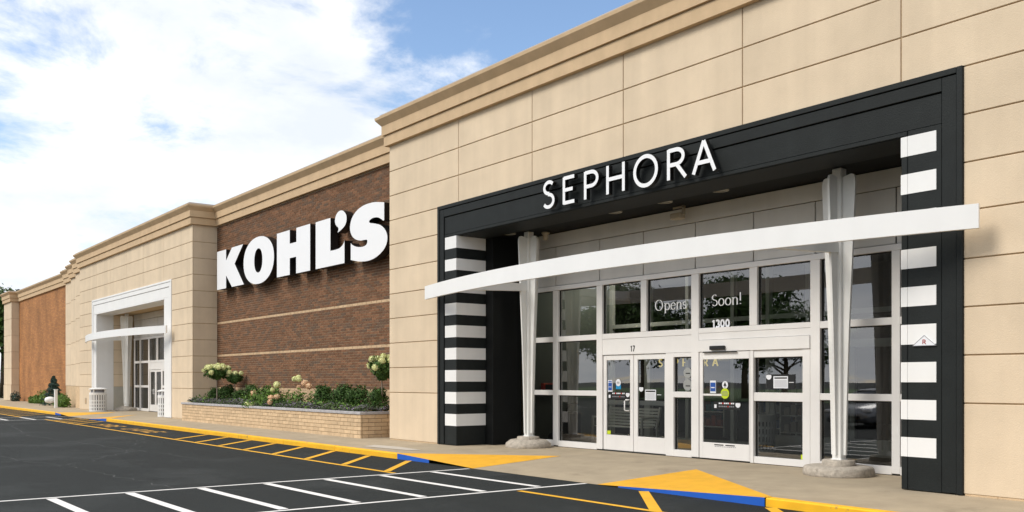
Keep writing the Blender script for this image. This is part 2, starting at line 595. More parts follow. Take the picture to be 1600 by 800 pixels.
# painted lines
Z1 = ZA+0.004
def strip(mb, p, q, w, z=Z1):
    p = Vector((p[0], p[1], 0)); q = Vector((q[0], q[1], 0))
    d = (q-p).normalized(); n = Vector((-d.y, d.x, 0))*w/2
    a = [p-n, q-n, q+n, p+n]
    mb.poly([(v.x, v.y, z) for v in a])
wl = MB()
for sh, y1 in ((0, -14.0), (SHIFT, -14.0)):
    strip(wl, (-15.12+sh, y1), (-15.12+sh, 10.55), 0.09)
    strip(wl, (-11.75+sh, y1), (-11.75+sh, 10.6), 0.09)
for sh in (0, SHIFT):
    k = 9.62
    while k > -13:
        strip(wl, (-15.0+sh, k), (-11.85+sh, k+0.03), 0.14, Z1+0.002)
        k -= 1.105
struct('white_crosswalk_lines', wl, whiteroad)
yl = MB()
strip(yl, (-46.0, 8.93), (-15.25, 8.93), 0.11)
strip(yl, (-11.6, 9.05), (14, 9.05), 0.11)
strip(yl, (-100, 8.6), (-49.6, 8.6), 0.11)
x = -17.4
while x > -30.5:
    strip(yl, (x, 10.55), (x+1.75, 9.0), 0.14, Z1+0.002)
    x -= 1.78
for x in (-41.3, -42.6, -43.9, -45.2):
    strip(yl, (x-1.1, 10.5), (x+0.8, 9.0), 0.14, Z1+0.002)
x = -53.5
while x > -95:
    strip(yl, (x, 10.5), (x+1.9, 8.7), 0.14, Z1+0.002)
    x -= 1.9
x = -10.35
while x < 10:
    strip(yl, (x, 10.55), (x+1.7, 9.05), 0.16, Z1+0.002)
    x += 2.4
struct('yellow_lane_lines', yl, yellow)

# ------------------------------------------------------------------ stroke lettering
def arc(cx, cz, rx, rz, a0, a1, n=16):
    return [(cx+rx*math.cos(R(a0+(a1-a0)*i/n)), cz+rz*math.sin(R(a0+(a1-a0)*i/n))) for i in range(n+1)]
GL = {
 'S': (0.62, [arc(.32, .76, .25, .215, 35, 270, 14)+arc(.30, .27, .27, .235, 90, -150, 14)]),
 'E': (0.60, [[(.07, 0), (.07, 1)], [(.07, .96), (.57, .96)], [(.07, .52), (.50, .52)], [(.07, .045), (.58, .045)]]),
 'P': (0.66, [[(.07, 0), (.07, 1)], [(.07, .95), (.30, .95)]+arc(.34, .70, .26, .25, 85, -85, 12)+[(.07, .45)]]),
 'H': (0.84, [[(.07, 0), (.07, 1)], [(.77, 0), (.77, 1)], [(.07, .51), (.77, .51)]]),
 'O': (1.08, [arc(.54, .5, .47, .49, 0, 360, 36)]),
 'R': (0.72, [[(.07, 0), (.07, 1)], [(.07, .95), (.30, .95)]+arc(.34, .71, .25, .24, 85, -85, 12)+[(.07, .47)], [(.36, .47), (.68, 0)]]),
 'A': (0.84, [[(.03, 0), (.41, 1)], [(.41, 1), (.81, 0)], [(.16, .33), (.67, .33)]]),
 '1': (0.50, [[(.28, 0), (.28, 1)], [(.28, .95), (.06, .78)]]),
 '7': (0.60, [[(.04, .95), (.56, .95)], [(.54, .95), (.22, 0)]]),
 '3': (0.64, [arc(.28, .74, .24, .215, 150, -80, 12), arc(.28, .26, .27, .235, 85, -150, 12)]),
 '0': (0.70, [arc(.33, .5, .25, .45, 0, 360, 28)]),
 'F': (0.58, [[(.07, 0), (.07, 1)], [(.07, .95), (.55, .95)], [(.07, .52), (.48, .52)]]),
 'I': (0.2, [[(.08, 0), (.08, 1)]]),
 'L': (0.55, [[(.07, 0), (.07, 1)], [(.07, .05), (.52, .05)]]),
 'N': (0.8, [[(.07, 0), (.07, 1)], [(.07, .98), (.7, .02)], [(.7, 0), (.7, 1)]]),
}
def ribbon(pts, w, thin=None, closed=False):
    """outline quads of a stroke; thin = width of horizontal parts"""
    P = [Vector((a, b)) for a, b in pts]
    out = []
    n = len(P)
    cl = (P[0]-P[-1]).length < 1e-5
    for i in range(n):
        if cl:
            d = P[(i+1) % n if i < n-1 else 1]-P[i-1 if i > 0 else n-2]
        else:
            d = P[min(i+1, n-1)]-P[max(i-1, 0)]
        d.normalize()
        nn = Vector((-d.y, d.x))
        ww = w if thin is None else thin+(w-thin)*abs(d.y)
        out.append((P[i]+nn*ww/2, P[i]-nn*ww/2))
    return out
def stroke_mesh(mb, pts, w, tf, y0, y1, thin=None, mf=0, ms=1):
    """tf maps glyph (u,v) to world x,z; ribbons extruded from y0 to y1"""
    rb = ribbon(pts, w, thin)
    fl = []
    for a, b in rb:
        fl.append(tf(a)); fl.append(tf(b))
    n = len(rb)
    vs = [(x, y0, z) for x, z in fl]+[(x, y1, z) for x, z in fl]
    k = 2*n
    f1, f2 = [], []
    for i in range(n-1):
        a, b, c, d = 2*i, 2*i+1, 2*i+3, 2*i+2
        A_, B2, C2 = fl[a], fl[b], fl[c]
        ar = (B2[0]-A_[0])*(C2[1]-A_[1])-(C2[0]-A_[0])*(B2[1]-A_[1])
        q = (a, b, c, d) if ar > 0 else (d, c, b, a)
        f1.append(q)
        f2.append(tuple(v+k for v in reversed(q)))
        f2.append((a, d, d+k, a+k)); f2.append((b, b+k, c+k, c))
    f2.append((0, k, k+1, 1)); f2.append((k-2, k-1, 2*k-1, 2*k-2))
    mb.add(vs, f1, mf)
    o = len(mb.v)-len(vs)
    for f in f2:
        mb.f.append(tuple(i+o for i in f)); mb.m.append(ms)
def glyph(ch, x0, z0, h, wfit, w, y0, y1, mats, name='letter', parent=None, thin=None):
    gw, sts = GL[ch]
    mb = MB()
    sx = wfit/gw
    for i, st in enumerate(sts):
        st2 = [(a*sx, b*h) for a, b in st]
        stroke_mesh(mb, st2, w, lambda p: (x0+p[0], z0+p[1]), y0-0.0015*i, y1, thin)
    return lnk(name, mb.mesh(name, mats), parent)

# faded fire lane stencil
mb = MB()
tx = -40.0
for word, xx in (('FIRE', -39.6), ('LANE', -35.4)):
    cx = xx
    for ch in word:
        gw, sts = GL[ch]
        for i, st in enumerate(sts):
            rb = ribbon([(a*0.95, b*0.62) for a, b in st], 0.12)
            for j in range(len(rb)-1):
                a, b = rb[j]; c, d = rb[j+1]
                q = [(cx+a.x, 9.35+a.y), (cx+b.x, 9.35+b.y), (cx+d.x, 9.35+d.y), (cx+c.x, 9.35+c.y)]
                mb.poly([(u, v, Z1+0.0006*i) for u, v in q])
        cx += gw*0.95+0.22
struct('fire_lane_lettering', mb, yelloww)
mb = MB()
mb.poly([(-20.4, 11.05, -0.048), (-18.5, 11.25, -0.046), (-18.4, 11.5, -0.042), (-19.6, 11.62, -0.041), (-20.6, 11.5, -0.042)])
struct('faded_paint_patch', mb, whitefaint)
# asphalt cracks: thin pale wandering lines
mb = MB()
for (x0, y0, x1, y1) in ((-15.4, 4.9, -20.5, 4.4), (-20.5, 4.4, -34, 1.8), (-20.5, 4.4, -24, 6.6), (-20, 7.2, -33, 5.9), (-12, 8.2, -14.8, 5.2), (-24, 6.6, -30, 8.6), (-33, 5.9, -42, 6.8), (-34, 1.8, -50, 4.0)):
    p = Vector((x0, y0)); n = 40
    d = Vector((x1-x0, y1-y0))/n
    pts = []
    for i in range(n+1):
        q = p+d*i+Vector((noise.noise((i*.35, x0, 0))*.25, noise.noise((i*.3, y0, 5))*.25))
        pts.append((q.x, q.y))
    for j in range(n):
        if random.random() < 0.8:
            a, b = pts[j], pts[j+1]
            strip(mb, a, b, random.uniform(.008, .024), Z1-0.001)
crackm = mat('crack_dust', (0.085, 0.09, 0.088), 0.95, var=0.3, vscale=3)
struct('asphalt_cracks', mb, crackm)

# ------------------------------------------------------------------ the building
YF, YR = 12.78, 13.8
BX = (-56.7, -37.87, -22.08, -3.1)      # block 2 left/right, block 1 left/right
ROWS = [0.0]+[1.243+0.663*k for k in range(10)]+[7.9]
bld = thing('store_building', 'long tan stucco and brick store with two framed entrances', 'building', (-30, 12.8, 0))
# backing walls
def wall(name, m, *b):
    return boxp(name, m, bld, *b)
PX = (-19.657, -6.419)                     # portal outer frame
PC = -12.99
GAP = 0.010
def panels(parent, name, x0, x1, rows, seams, y, gb0=0, gt1=0, skip=None, m=stucco):
    xs_ = [x0]+[s_ for s_ in seams if x0 < s_ < x1]+[x1]
    for i in range(len(xs_)-1):
        for j in range(len(rows)-1):
            a, b, c, d = xs_[i], xs_[i+1], rows[j], rows[j+1]
            if skip:
                (sx0, sx1, sz) = skip
                if d <= sz+0.02:
                    if a >= sx0-0.02 and b <= sx1+0.02:
                        continue
            ga = 0 if i == 0 else GAP; gb = 0 if i == len(xs_)-2 else GAP
            gc = GAP if j else gb0; gd = GAP if j < len(rows)-2 else gt1
            mb = MB().bbox(a+ga, b-gb, y, y+0.04, c+gc, d-gd, b=0.006)
            lnk('panel', mb.mesh('panel', m), parent)
def block(x0, x1, px0, px1, seams):
    w = MB()
    w.box(x0+.001, px0, YF+0.02, YF+0.5, 0, 8.2)
    w.box(px1, x1-.001, YF+0.02, YF+0.5, 0, 8.2)
    w.box(px0, px1, YF+0.02, YF+0.5, 5.86, 8.2)
    wo_ = lnk('front_wall', w.mesh('front_wall', groove), bld)
    low = [r for r in ROWS if r < 5.9]
    high = [r for r in ROWS if r > 5.87]
    panels(wo_, 'panel', x0, px0, low, [], YF, 0, GAP)
    panels(wo_, 'panel', px1, x1, low, [], YF, 0, GAP)
    panels(wo_, 'panel', x0, x1, high, seams, YF, GAP, 0)
    for (a, b) in ((x0, px0), (px1, x1)):
        lnk('foundation', MB().box(a+0.01, b-0.01, YF+0.012, YF+0.4, -0.09, -0.003).mesh('foundation', brick_cream), bld)
    return wo_
seams1 = [-18.77, -15.92, -13.09, -10.21, -7.34]
w1 = block(BX[2], BX[3], PX[0], PX[1], seams1)
PX2 = (PX[0]+SHIFT+0.1, PX[1]+SHIFT+0.25)
w2 = block(BX[0], BX[1], PX2[0], PX2[1], [s_+SHIFT for s_ in seams1])
# foundation bricks showing under the front wall, right end
xx = -6.35
while xx < -3.3:
    mb = MB().bbox(0, 0.385, YF+0.004, YF+0.09, -0.085, -0.006, b=0.004)
    lnk('brick', mb.mesh('foundation_brick', brick_cream), w1, (xx, 0, 0))
    xx += 0.395
# block side faces (returns), panelled
def side_face(x, y0, y1, sgn, rows=ROWS, m=stucco, low=None):
    mb = MB()
    a, b = (x-0.3, x-0.02) if sgn > 0 else (x+0.02, x+0.3)
    mb.box(a, b, y0+0.03, y1, 0, 8.2)
    o = lnk('side_wall', mb.mesh('side_wall', groove), bld)
    for j in range(len(rows)-1):
        c, d = rows[j], rows[j+1]
        pa, pb = (x-0.04, x) if sgn > 0 else (x, x+0.04)
        mb = MB().bbox(pa, pb, y0+0.041, y1-0.002, c+(GAP if j else 0), d-(GAP if j < len(rows)-2 else 0), b=0.006)
        lnk('panel', mb.mesh('panel', m), o)
side_face(BX[1], YF, YR, 1)
side_face(BX[2], YF, YR, -1)
side_face(BX[3], YF, YR, 1)
# far steps
FR = [0.0, 1.243, 2.569, 3.895, 5.221, 6.547, 7.9]
steps = [(-59.6, BX[0], 13.2), (-62.7, -59.6, 13.62), (-65.9, -62.7, 14.0)]
for (a, b, y) in steps:
    o = boxp('stepped_wall', groove, bld, a+.001, b+0.5, y+0.02, y+0.45, 0, 8.2)
    for j in range(1, len(FR)-1):
        mb = MB().bbox(a, b, y, y+0.04, FR[j]+GAP, FR[j+1]-GAP, b=0.006)
        lnk('panel', mb.mesh('panel', stucco), o)
    mb = MB().box(a+0.03, b, y+0.008, y+0.3, -0.05, 1.235)
    lnk('brick_base', mb.mesh('brick_base', brick_cream), o)
boxp('brown_brick_wall', orange_brick, bld, -83.5, -65.5, 14.3, 14.8, -0.05, 7.92)
# end pier
op = boxp('end_pier', groove, bld, -86.78, -83.52, 13.79, 16.8, 0, 8.2)
for j in range(len(FR)-1):
    g = GAP if j else 0
    pr_ = 0.03 if j == 0 else 0.0
    for (a, b) in ((-86.8-pr_, -85.16), (-85.14, -83.5+pr_)):
        lnk('panel', MB().bbox(a, b, 13.75-pr_, 13.785, FR[j]+g, FR[j+1]-GAP, b=0.006).mesh('panel', stucco), op)
    lnk('panel', MB().bbox(-83.54, -83.5+pr_, 13.787, 14.3, FR[j]+g, FR[j+1]-GAP, b=0.006).mesh('panel', stucco), op)
    lnk('panel', MB().bbox(-86.8-pr_, -86.76, 13.787, 16.8, FR[j]+g, FR[j+1]-GAP, b=0.006).mesh('panel', stucco), op)
# rest of the building mass
mb = MB()
mb.box(-86.6, -56.8, 15.3, 60, -0.05, 8.3)
mb.box(-56.2, -38.2, 19.5, 60, -0.05, 8.3)
mb.box(-38.2, -21.9, 14.2, 60, -0.05, 8.3)
mb.box(-21.9, -3.4, 32, 60, -0.05, 8.3)
mb.box(-3.3, 30, 13.85, 60, -0.05, 8.3)
lnk('rear_wall', mb.mesh('rear_wall', brick_tan), bld)
lnk('roof', MB().box(-86.3, 29.8, 14.8, 59.9, 8.305, 8.4).mesh('roof', roofm), bld)
# cornice swept along the plan
path = [(30, YR), (BX[3], YR), (BX[3], YF), (BX[2], YF), (BX[2], YR), (BX[1], YR), (BX[1], YF), (BX[0], YF), (BX[0], 13.2),
        (-59.6, 13.2), (-59.6, 13.62), (-62.7, 13.62), (-62.7, 14.0), (-65.9, 14.0), (-65.9, 14.3), (-83.5, 14.3), (-83.5, 13.75), (-86.8, 13.75), (-86.8, 60)]
prof = [(0.0, 7.895), (0.11, 7.90), (0.115, 8.155), (0.10, 8.165), (0.10, 8.18), (0.16, 8.185), (0.16, 8.44), (0.29, 8.60), (0.30, 8.665), (0.20, 8.672), (0.20, 8.745), (-0.25, 8.76), (-0.25, 8.2)]
# wall lies on the left of travel direction (-x travel, wall at +y => outward is -y => right side)
P = [Vector(p) for p in path]
def outn(a, b):
    d = (b-a).normalized()
    return Vector((-d.y, d.x))       # for travel -x gives (0,-1)
def sweep(prof_, m, name):
    mb = MB()
    rings = []
    for i, p in enumerate(P):
        if i == 0:
            n = outn(P[0], P[1]); k = n
        elif i == len(P)-1:
            n = outn(P[-2], P[-1]); k = n
        else:
            n1 = outn(P[i-1], P[i]); n2 = outn(P[i], P[i+1])
            k = (n1+n2)/(1+n1.dot(n2))
        rings.append([(p.x+k.x*d, p.y+k.y*d, z) for d, z in prof_])
    n = len(prof_)
    vs = [v for r in rings for v in r]
    fs = []
    for i in range(len(rings)-1):
        for j in range(n-1):
            fs.append((i*n+j, (i+1)*n+j, (i+1)*n+j+1, i*n+j+1))
    mb.add(vs, fs)
    return lnk(name, mb.mesh(name, m), bld)
sweep(prof[:10], cornm, 'cornice')
sweep(prof[9:], cap_metal, 'coping')

# --- dark brick wall between the blocks
bw = boxp('brick_wall', mortar, bld, BX[1]-0.02, BX[2]+0.02, YR+0.008, YR+0.4, 0.0, 7.95)
CH, CL = 0.0831, 0.305
recs = []
row = 0
z = 1.30-8*CH
while z < 7.86:
    zr = round((z-1.30)/CH)
    is_tan = z < 1.29 or zr in (15, 31, 47)
    off = (0.5 if row % 2 else 0.0)*CL
    x = BX[1]-off
    while x < BX[2]:
        a = max(x+0.008, BX[1]); b = min(x+CL-0.008, BX[2])
        if b-a > 0.03 and z > 0.5:
            if not (a < -29.87 < b):
                recs.append((a, b, z, is_tan))
            else:
                if -29.88-a > 0.02: recs.append((a, -29.88, z, is_tan))
                if b+29.86 > 0.02: recs.append((-29.86, b, z, is_tan))
        x += CL
    row += 1
    z += CH
recs.sort(key=lambda r: -r[1])
full = [r for r in recs if r[1]-r[0] > CL-0.024 and not r[3]]
near = set(full[:300])
shared = MB().box(0, CL-0.016, YR, YR+0.03, 0.006, CH-0.005).mesh('wall_brick', brick_red)
for r in full[:300]:
    lnk('brick', shared, bw, (r[0], 0, r[2]))
mb = MB()
for r in recs:
    if r in near:
        continue
    j = random.uniform(-0.0015, 0.0015)
    mb.box(r[0], r[1], YR+j, YR+0.03, r[2]+0.006, r[2]+CH-0.005, 1 if r[3] else 0)
o = lnk('brickwork', mb.mesh('brickwork', [brick_red, brick_tan]), bw)
o['kind'] = 'stuff'

# ------------------------------------------------------------------ entrances
def portal(dx, px0, px1, pm, sm, mside, stripes, soffit_m, deep_m):
    """frame, lintel, piers, soffit, side walls of one entrance"""
    L0, L1 = px0, px1                    # outer frame
    i0, i1 = -18.855+dx, -7.335+dx
    FY = 12.775         # inner corners
    t = lnk('entrance_frame', None, bld) if False else None
    fr = MB()
    # outer band, proudest; then the middle band; then the face
    b1, b2 = 0.085, 0.30
    T = 5.897
    fr.bbox(L0, L0+b1, 12.74, 12.83, -0.02, T, b=0.006)
    fr.bbox(L1-b1, L1, 12.74, 12.83, -0.02, T, b=0.006)
    fr.bbox(L0+b1+.002, L1-b1-.002, 12.74, 12.83, T-b1, T, b=0.006)
    lnk('outer_casing', fr.mesh('outer_casing', pm), bld)
    fr = MB()
    fr.bbox(L0+b1+0.004, L0+0.27, 12.757, 12.85, -0.012, T-b1-.012, b=0.006)
    fr.bbox(L1-b2, L1-b1-0.004, 12.757, 12.85, -0.012, T-b1-.012, b=0.006)
    fr.bbox(L0+0.272, L1-b2-.002, 12.757, 12.85, 5.612, T-b1-.012, b=0.006)
    lnk('inner_casing', fr.mesh('inner_casing', pm), bld)
    # dark backing that shows in the grooves
    fr = MB()
    fr.box(L0+0.05, L0+0.7, 12.82, 13.64, 0.0, 5.8)
    fr.box(L1-0.7, L1-0.05, 12.82, 13.64, 0.0, 5.8)
    fr.box(L0+0.701, L1-0.701, 12.82, 13.64, 5.3, 5.8)
    lnk('frame_backing', fr.mesh('frame_backing', gasket), bld)
    # piers and lintel
    pl = MB()
    pl.bbox(L0+0.285, i0, FY, 13.66, -0.02, 5.095, b=0.01)
    pr2 = MB()
    pr2.bbox(i1, i1+0.095, FY+.004, 13.66, -0.02, 5.095, b=0.008)
    pr2.bbox(i1+0.105, L1-0.312, FY, 13.66, -0.02, 5.166, b=0.004)
    pA = lnk('pier', pl.mesh('pier', pm), bld)
    pB = lnk('pier', pr2.mesh('pier', pm), bld)
    li = MB()
    li.bbox(L0+0.285, i1+0.095, FY-.004, 13.66, 5.098, 5.165, b=0.008)
    li.bbox(L0+0.285, L1-0.312, FY+0.004, 13.66, 5.169, 5.594, b=0.006)
    lnk('lintel', li.mesh('lintel', pm), bld)
    sf = MB()
    sf.box(i0-0.1, i1+0.1, 12.8, 13.64, 5.089, 5.0975)
    lnk('soffit', sf.mesh('soffit', pm), bld)
    sf = MB()
    sf.box(i0-0.4, i1+0.4, 13.66, 14.66, 5.135, 5.3)
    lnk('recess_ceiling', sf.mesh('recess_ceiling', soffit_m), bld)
    # side walls of the recess
    sw_ = MB()
    if mside == 'panels':
        o = boxp('recess_wall', groove, bld, i0-0.45, i0-0.02, 13.66, 14.66, -0.03, 5.12)
        rr = [1.243]+[r for r in ROWS if 1.3 < r < 4.9]+[5.12]
        for j in range(len(rr)-1):
            lnk('panel', MB().bbox(i0-0.06, i0, 13.664, 14.6, rr[j]+GAP, rr[j+1]-GAP, b=0.005).mesh('panel', stucco), o)
        lnk('wall_base', MB().bbox(i0-0.06, i0+0.02, 13.664, 14.6, -0.03, 1.243, b=0.005).mesh('wall_base', roughwall), o)
        sw_.box(i1-0.0, i1+0.4, 13.66, 14.66, -0.03, 5.12)
        lnk('recess_wall', sw_.mesh('recess_wall', stucco), bld)
    else:
        sw_.bbox(i0-0.5, i0+0.30, 13.664, 14.56, -0.03, 5.119, b=0.006)
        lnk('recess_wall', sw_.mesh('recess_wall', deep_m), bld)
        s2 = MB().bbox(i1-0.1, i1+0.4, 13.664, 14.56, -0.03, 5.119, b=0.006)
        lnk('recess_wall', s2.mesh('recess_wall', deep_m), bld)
    if stripes:
        for k in range(9):
            za, zb = 0.4525+0.543*k, 0.738+0.543*k
            if k == 8: zb = 5.088
            j1, j2 = random.uniform(-.006, .006), random.uniform(-.006, .006)
            m_ = MB()
            m_.box(i0-0.49, i0+0.004, FY-.005, FY-.0005, za+j1, zb+j2)
            m_.box(i0+0.0005, i0+0.004, FY+.0002, 13.655, za+j1, zb+j2)
            lnk('stripe', m_.mesh('stripe', whitep), pA)
            m_ = MB()
            m_.box(i1-0.004, i1+0.097, FY-.001, FY+.0035, za+j2, zb+j1)
            m_.box(i1+0.103, i1+0.53, FY-.005, FY-.0005, za+j2, zb+j1)
            lnk('stripe', m_.mesh('stripe', whitep), pB)
roughwall = mat('pale_wall_base', (0.46, 0.44, 0.38), 0.9, var=0.08)
tan_ceiling = mat('tan_ceiling_boards', (0.50, 0.36, 0.20), 0.8, var=0.08)
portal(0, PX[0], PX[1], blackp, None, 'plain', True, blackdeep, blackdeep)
portal(PX2[0]-PX[0], PX2[0], PX2[1], whitep, None, 'panels', False, tan_ceiling, whitep)

# ---- storefront
YG = 14.58
def storefront(dx, full=True):
    sf = lnk('storefront_frame', MB().box(-18.35+dx, -7.3+dx, YG+0.02, YG+0.1, -0.03, -0.004).mesh('sill', gasket), bld)
    def fr(name, x0, x1, z0, z1, y0=YG, y1=YG+0.12, m=alum, bev=0.004):
        return lnk(name, MB().bbox(x0+dx, x1+dx, y0, y1, z0, z1, b=bev).mesh(name, m), sf)
    # header band above the glass
    fr('header_trim', -18.38, -7.28, 3.735, 3.84, YG-0.01)
    fr('header_trim', -18.38, -7.28, 4.80, 5.115, YG+0.005, m=hdrpan)
    fr('header_backing', -18.38, -7.28, 3.842, 4.798, YG+0.06, YG+0.12, gasket)
    sx = [-18.38, -17.27, -15.72, -14.33, -12.86, -11.40, -10.03, -8.47, -7.28]
    for i in range(8):
        fr('header_panel', sx[i]+0.012, sx[i+1]-0.012, 3.85, 4.785, YG+0.02, YG+0.06, hdrpan)
        fr('header_panel', sx[i]+0.10, sx[i+1]-0.012, 3.852, 3.99, YG+0.012, YG+0.019, hdrpan, 0.002)
    mull = [(-18.35, -18.22, 0, 3.733), (-17.35, -17.16, 0, 3.733), (-15.80, -15.61, 0, 3.733), (-14.39, -14.22, 2.622, 3.733),
            (-12.95, -12.75, 0, 3.733), (-11.48, -11.30, 2.622, 3.733), (-10.12, -9.92, 0, 3.733), (-8.54, -8.39, 0, 3.733), (-7.42, -7.30, 0, 3.733)]
    for (a, b, c, d) in mull:
        fr('mullion', a, b, c, d, YG-0.004)
    secs = [(-18.22, -17.35), (-17.16, -15.80), (-9.92, -8.54), (-8.39, -7.42)]
    def pane(x0, x1, z0, z1, y=YG+0.07):
        g = MB().box(x0-0.01+dx, x1+0.01+dx, y, y+0.012, z0-0.01, z1+0.01)
        # only the outer face matters: keep a single sheet so that it reflects once
        g = MB().quad((x0+dx, y, z0), (x1+dx, y, z0), (x1+dx, y, z1), (x0+dx, y, z1))
        lnk('pane', g.mesh('pane', glass), sf)
        gk = MB()
        t_ = 0.014
        gk.box(x0+dx, x1+dx, y-0.02, y+0.02, z1-t_*1.6, z1+.002)
        gk.box(x0+dx, x0+t_*1.3+dx, y-0.02, y+0.02, z0, z1-t_*1.6)
        lnk('gasket', gk.mesh('gasket', gasket), sf)
    for (a, b) in secs:
        fr('rail', a, b, -0.02, 0.118); fr('rail', a, b, 1.21, 1.33); fr('rail', a, b, 2.495, 2.62)
        pane(a, b, 0.118, 1.21); pane(a, b, 1.33, 2.495); pane(a, b, 2.62, 3.735)
    for (a, b) in ((-15.61, -14.39), (-14.22, -12.95), (-12.75, -11.48), (-11.30, -10.12)):
        pane(a, b, 2.62, 3.735)
    fr('rail', -15.61, -12.95, 2.50, 2.62); fr('door_header', -15.61, -12.95, 2.14, 2.494, YG+0.004)
    fr('rail', -12.75, -10.12, 2.52, 2.62); fr('door_header', -12.75, -10.12, 2.38, 2.515, YG+0.002)
    fr('door_header', -12.75, -10.12, 2.14, 2.374, YG-0.03)
    # sidelight
    fr('mullion', -13.66, -13.44, -0.02, 2.136, YG)
    fr('rail', -13.44, -12.95, -0.02, 0.12); fr('rail', -13.44, -12.95, 1.21, 1.33); fr('rail', -13.44, -12.95, 2.05, 2.136)
    pane(-13.44, -12.95, 0.12, 1.21); pane(-13.44, -12.95, 1.33, 2.05)
    # fixed light beside the sliding door
    fr('mullion', -11.45, -11.375, -0.02, 2.136, YG-0.02); fr('mullion', -10.28, -10.12, -0.02, 2.136, YG-0.01)
    fr('rail', -11.375, -10.28, -0.02, 0.108); fr('rail', -11.375, -10.28, 1.17, 1.333); fr('rail', -11.375, -10.28, 2.0, 2.136)
    pane(-11.375, -10.28, 0.108, 1.17); pane(-11.375, -10.28, 1.333, 2.0)
    # doors
    def door(x0, x1, gx0, gx1, gz0, gz1, zt, y, handle=None, bar=None):
        d = lnk('glass_door', MB().bbox(x0+dx, gx0+dx, y, y+0.045, 0, zt, b=0.004).mesh('stile', alum), bld)
        for nm, b in (('stile', (gx1, x1, 0, zt)), ('top_rail', (gx0, gx1, gz1, zt)), ('bottom_rail', (gx0, gx1, 0, gz0))):
            lnk(nm, MB().bbox(b[0]+dx, b[1]+dx, y, y+0.045, b[2], b[3], b=0.004).mesh(nm, alum), d)
        lnk('pane', MB().quad((gx0+dx, y+0.02, gz0), (gx1+dx, y+0.02, gz0), (gx1+dx, y+0.02, gz1), (gx0+dx, y+0.02, gz1)).mesh('pane', glass), d)
        if bar:
            lnk('push_bar', MB().bbox(gx0+dx, gx1+dx, y+0.05, y+0.09, bar, bar+0.10, b=0.01).mesh('push_bar', alum), d)
        if handle is not None:
            h = handle+dx
            lnk('handle', MB().tube([(h+.1*(-1 if False else 1)*0.95, y, 1.135), (h+0.02, y-0.05, 1.135), (h, y-0.06, 1.11), (h, y-0.06, 0.92), (h+0.02, y-0.05, 0.895), (h+.095, y, 0.895)], 0.014, 8).mesh('handle', alum, True), d)
        return d
    d1 = door(-15.60, -14.65, -15.50, -14.75, 0.34, 2.02, 2.13, YG+0.03, handle=-14.86, bar=1.02)
    d2 = door(-14.635, -13.67, -14.515, -13.72, 0.34, 2.02, 2.13, YG+0.03, bar=1.02)
    d3 = door(-12.72, -11.46, -12.63, -11.48, 0.32, 1.985, 2.13, YG-0.015)
    lnk('mid_bar', MB().bbox(-12.63+dx, -12.15+dx, YG-0.01, YG+0.01, 1.255, 1.295, b=0.003).mesh('mid_bar', alum), d3)
    return sf, d1, d2, d3
sf1 = storefront(0)
sf2 = storefront(PX2[0]-PX[0])

# ---- vestibules and dark store behind the glass
def vestibule(dx, detailed):
    mb = MB()
    x0, x1 = -18.36+dx, -7.28+dx
    mb.quad((x0, YG+0.1, -0.012), (x1, YG+0.1, -0.012), (x1, 17.6, -0.012), (x0, 17.6, -0.012))
    v = lnk('vestibule', mb.mesh('vestibule_floor', infloor), bld)
    def q(name, m, *b):
        lnk(name, MB().box(*b).mesh(name, m), v)
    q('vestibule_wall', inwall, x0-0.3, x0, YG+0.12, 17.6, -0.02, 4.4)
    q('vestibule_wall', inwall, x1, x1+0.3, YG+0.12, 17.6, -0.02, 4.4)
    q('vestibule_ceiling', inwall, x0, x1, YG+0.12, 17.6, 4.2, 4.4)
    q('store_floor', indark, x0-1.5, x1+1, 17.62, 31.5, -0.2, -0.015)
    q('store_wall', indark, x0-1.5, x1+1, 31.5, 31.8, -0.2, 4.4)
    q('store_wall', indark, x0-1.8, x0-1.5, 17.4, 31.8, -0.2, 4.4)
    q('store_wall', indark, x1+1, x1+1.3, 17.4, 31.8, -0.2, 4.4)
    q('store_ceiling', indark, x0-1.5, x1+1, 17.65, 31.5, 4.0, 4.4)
    yi = 17.4
    fxs = [-18.3, -17.0, -16.9, -15.6, -14.2, -13.2, -12.15, -11.2, -10.0, -8.7, -7.35]
    for x in fxs:
        q('inner_mullion', greyframe, x-0.05+dx, x+0.05+dx, yi, yi+0.12, -0.01, 4.2)
    q('inner_rail', greyframe, x0, x1, yi+0.005, yi+0.115, 2.25, 2.42)
    q('inner_rail', greyframe, x0, x1, yi+0.005, yi+0.115, 2.95, 3.05)
    for (a, b) in ((-13.15, -12.2), (-12.1, -11.25), (-11.15, -10.05), (-9.95, -8.75)):
        q('inner_door', greyframe, a+dx, b+dx, yi+0.02, yi+0.09, 0.0, 0.35)
        q('inner_door', greyframe, a+dx, a+0.12+dx, yi+0.021, yi+0.091, 0.352, 2.24)
        q('inner_door', greyframe, b-0.12+dx, b+dx, yi+0.021, yi+0.091, 0.352, 2.24)
    q('inner_rail', greyframe, -18.3+dx, -13.2+dx, yi+0.004, yi+0.116, 0.0, 0.14)
    q('inner_rail', greyframe, -8.7+dx, -7.3+dx, yi+0.004, yi+0.116, 0.0, 0.14)
    return v
ves = vestibule(0, True)
vestibule(PX2[0]-PX[0], False)

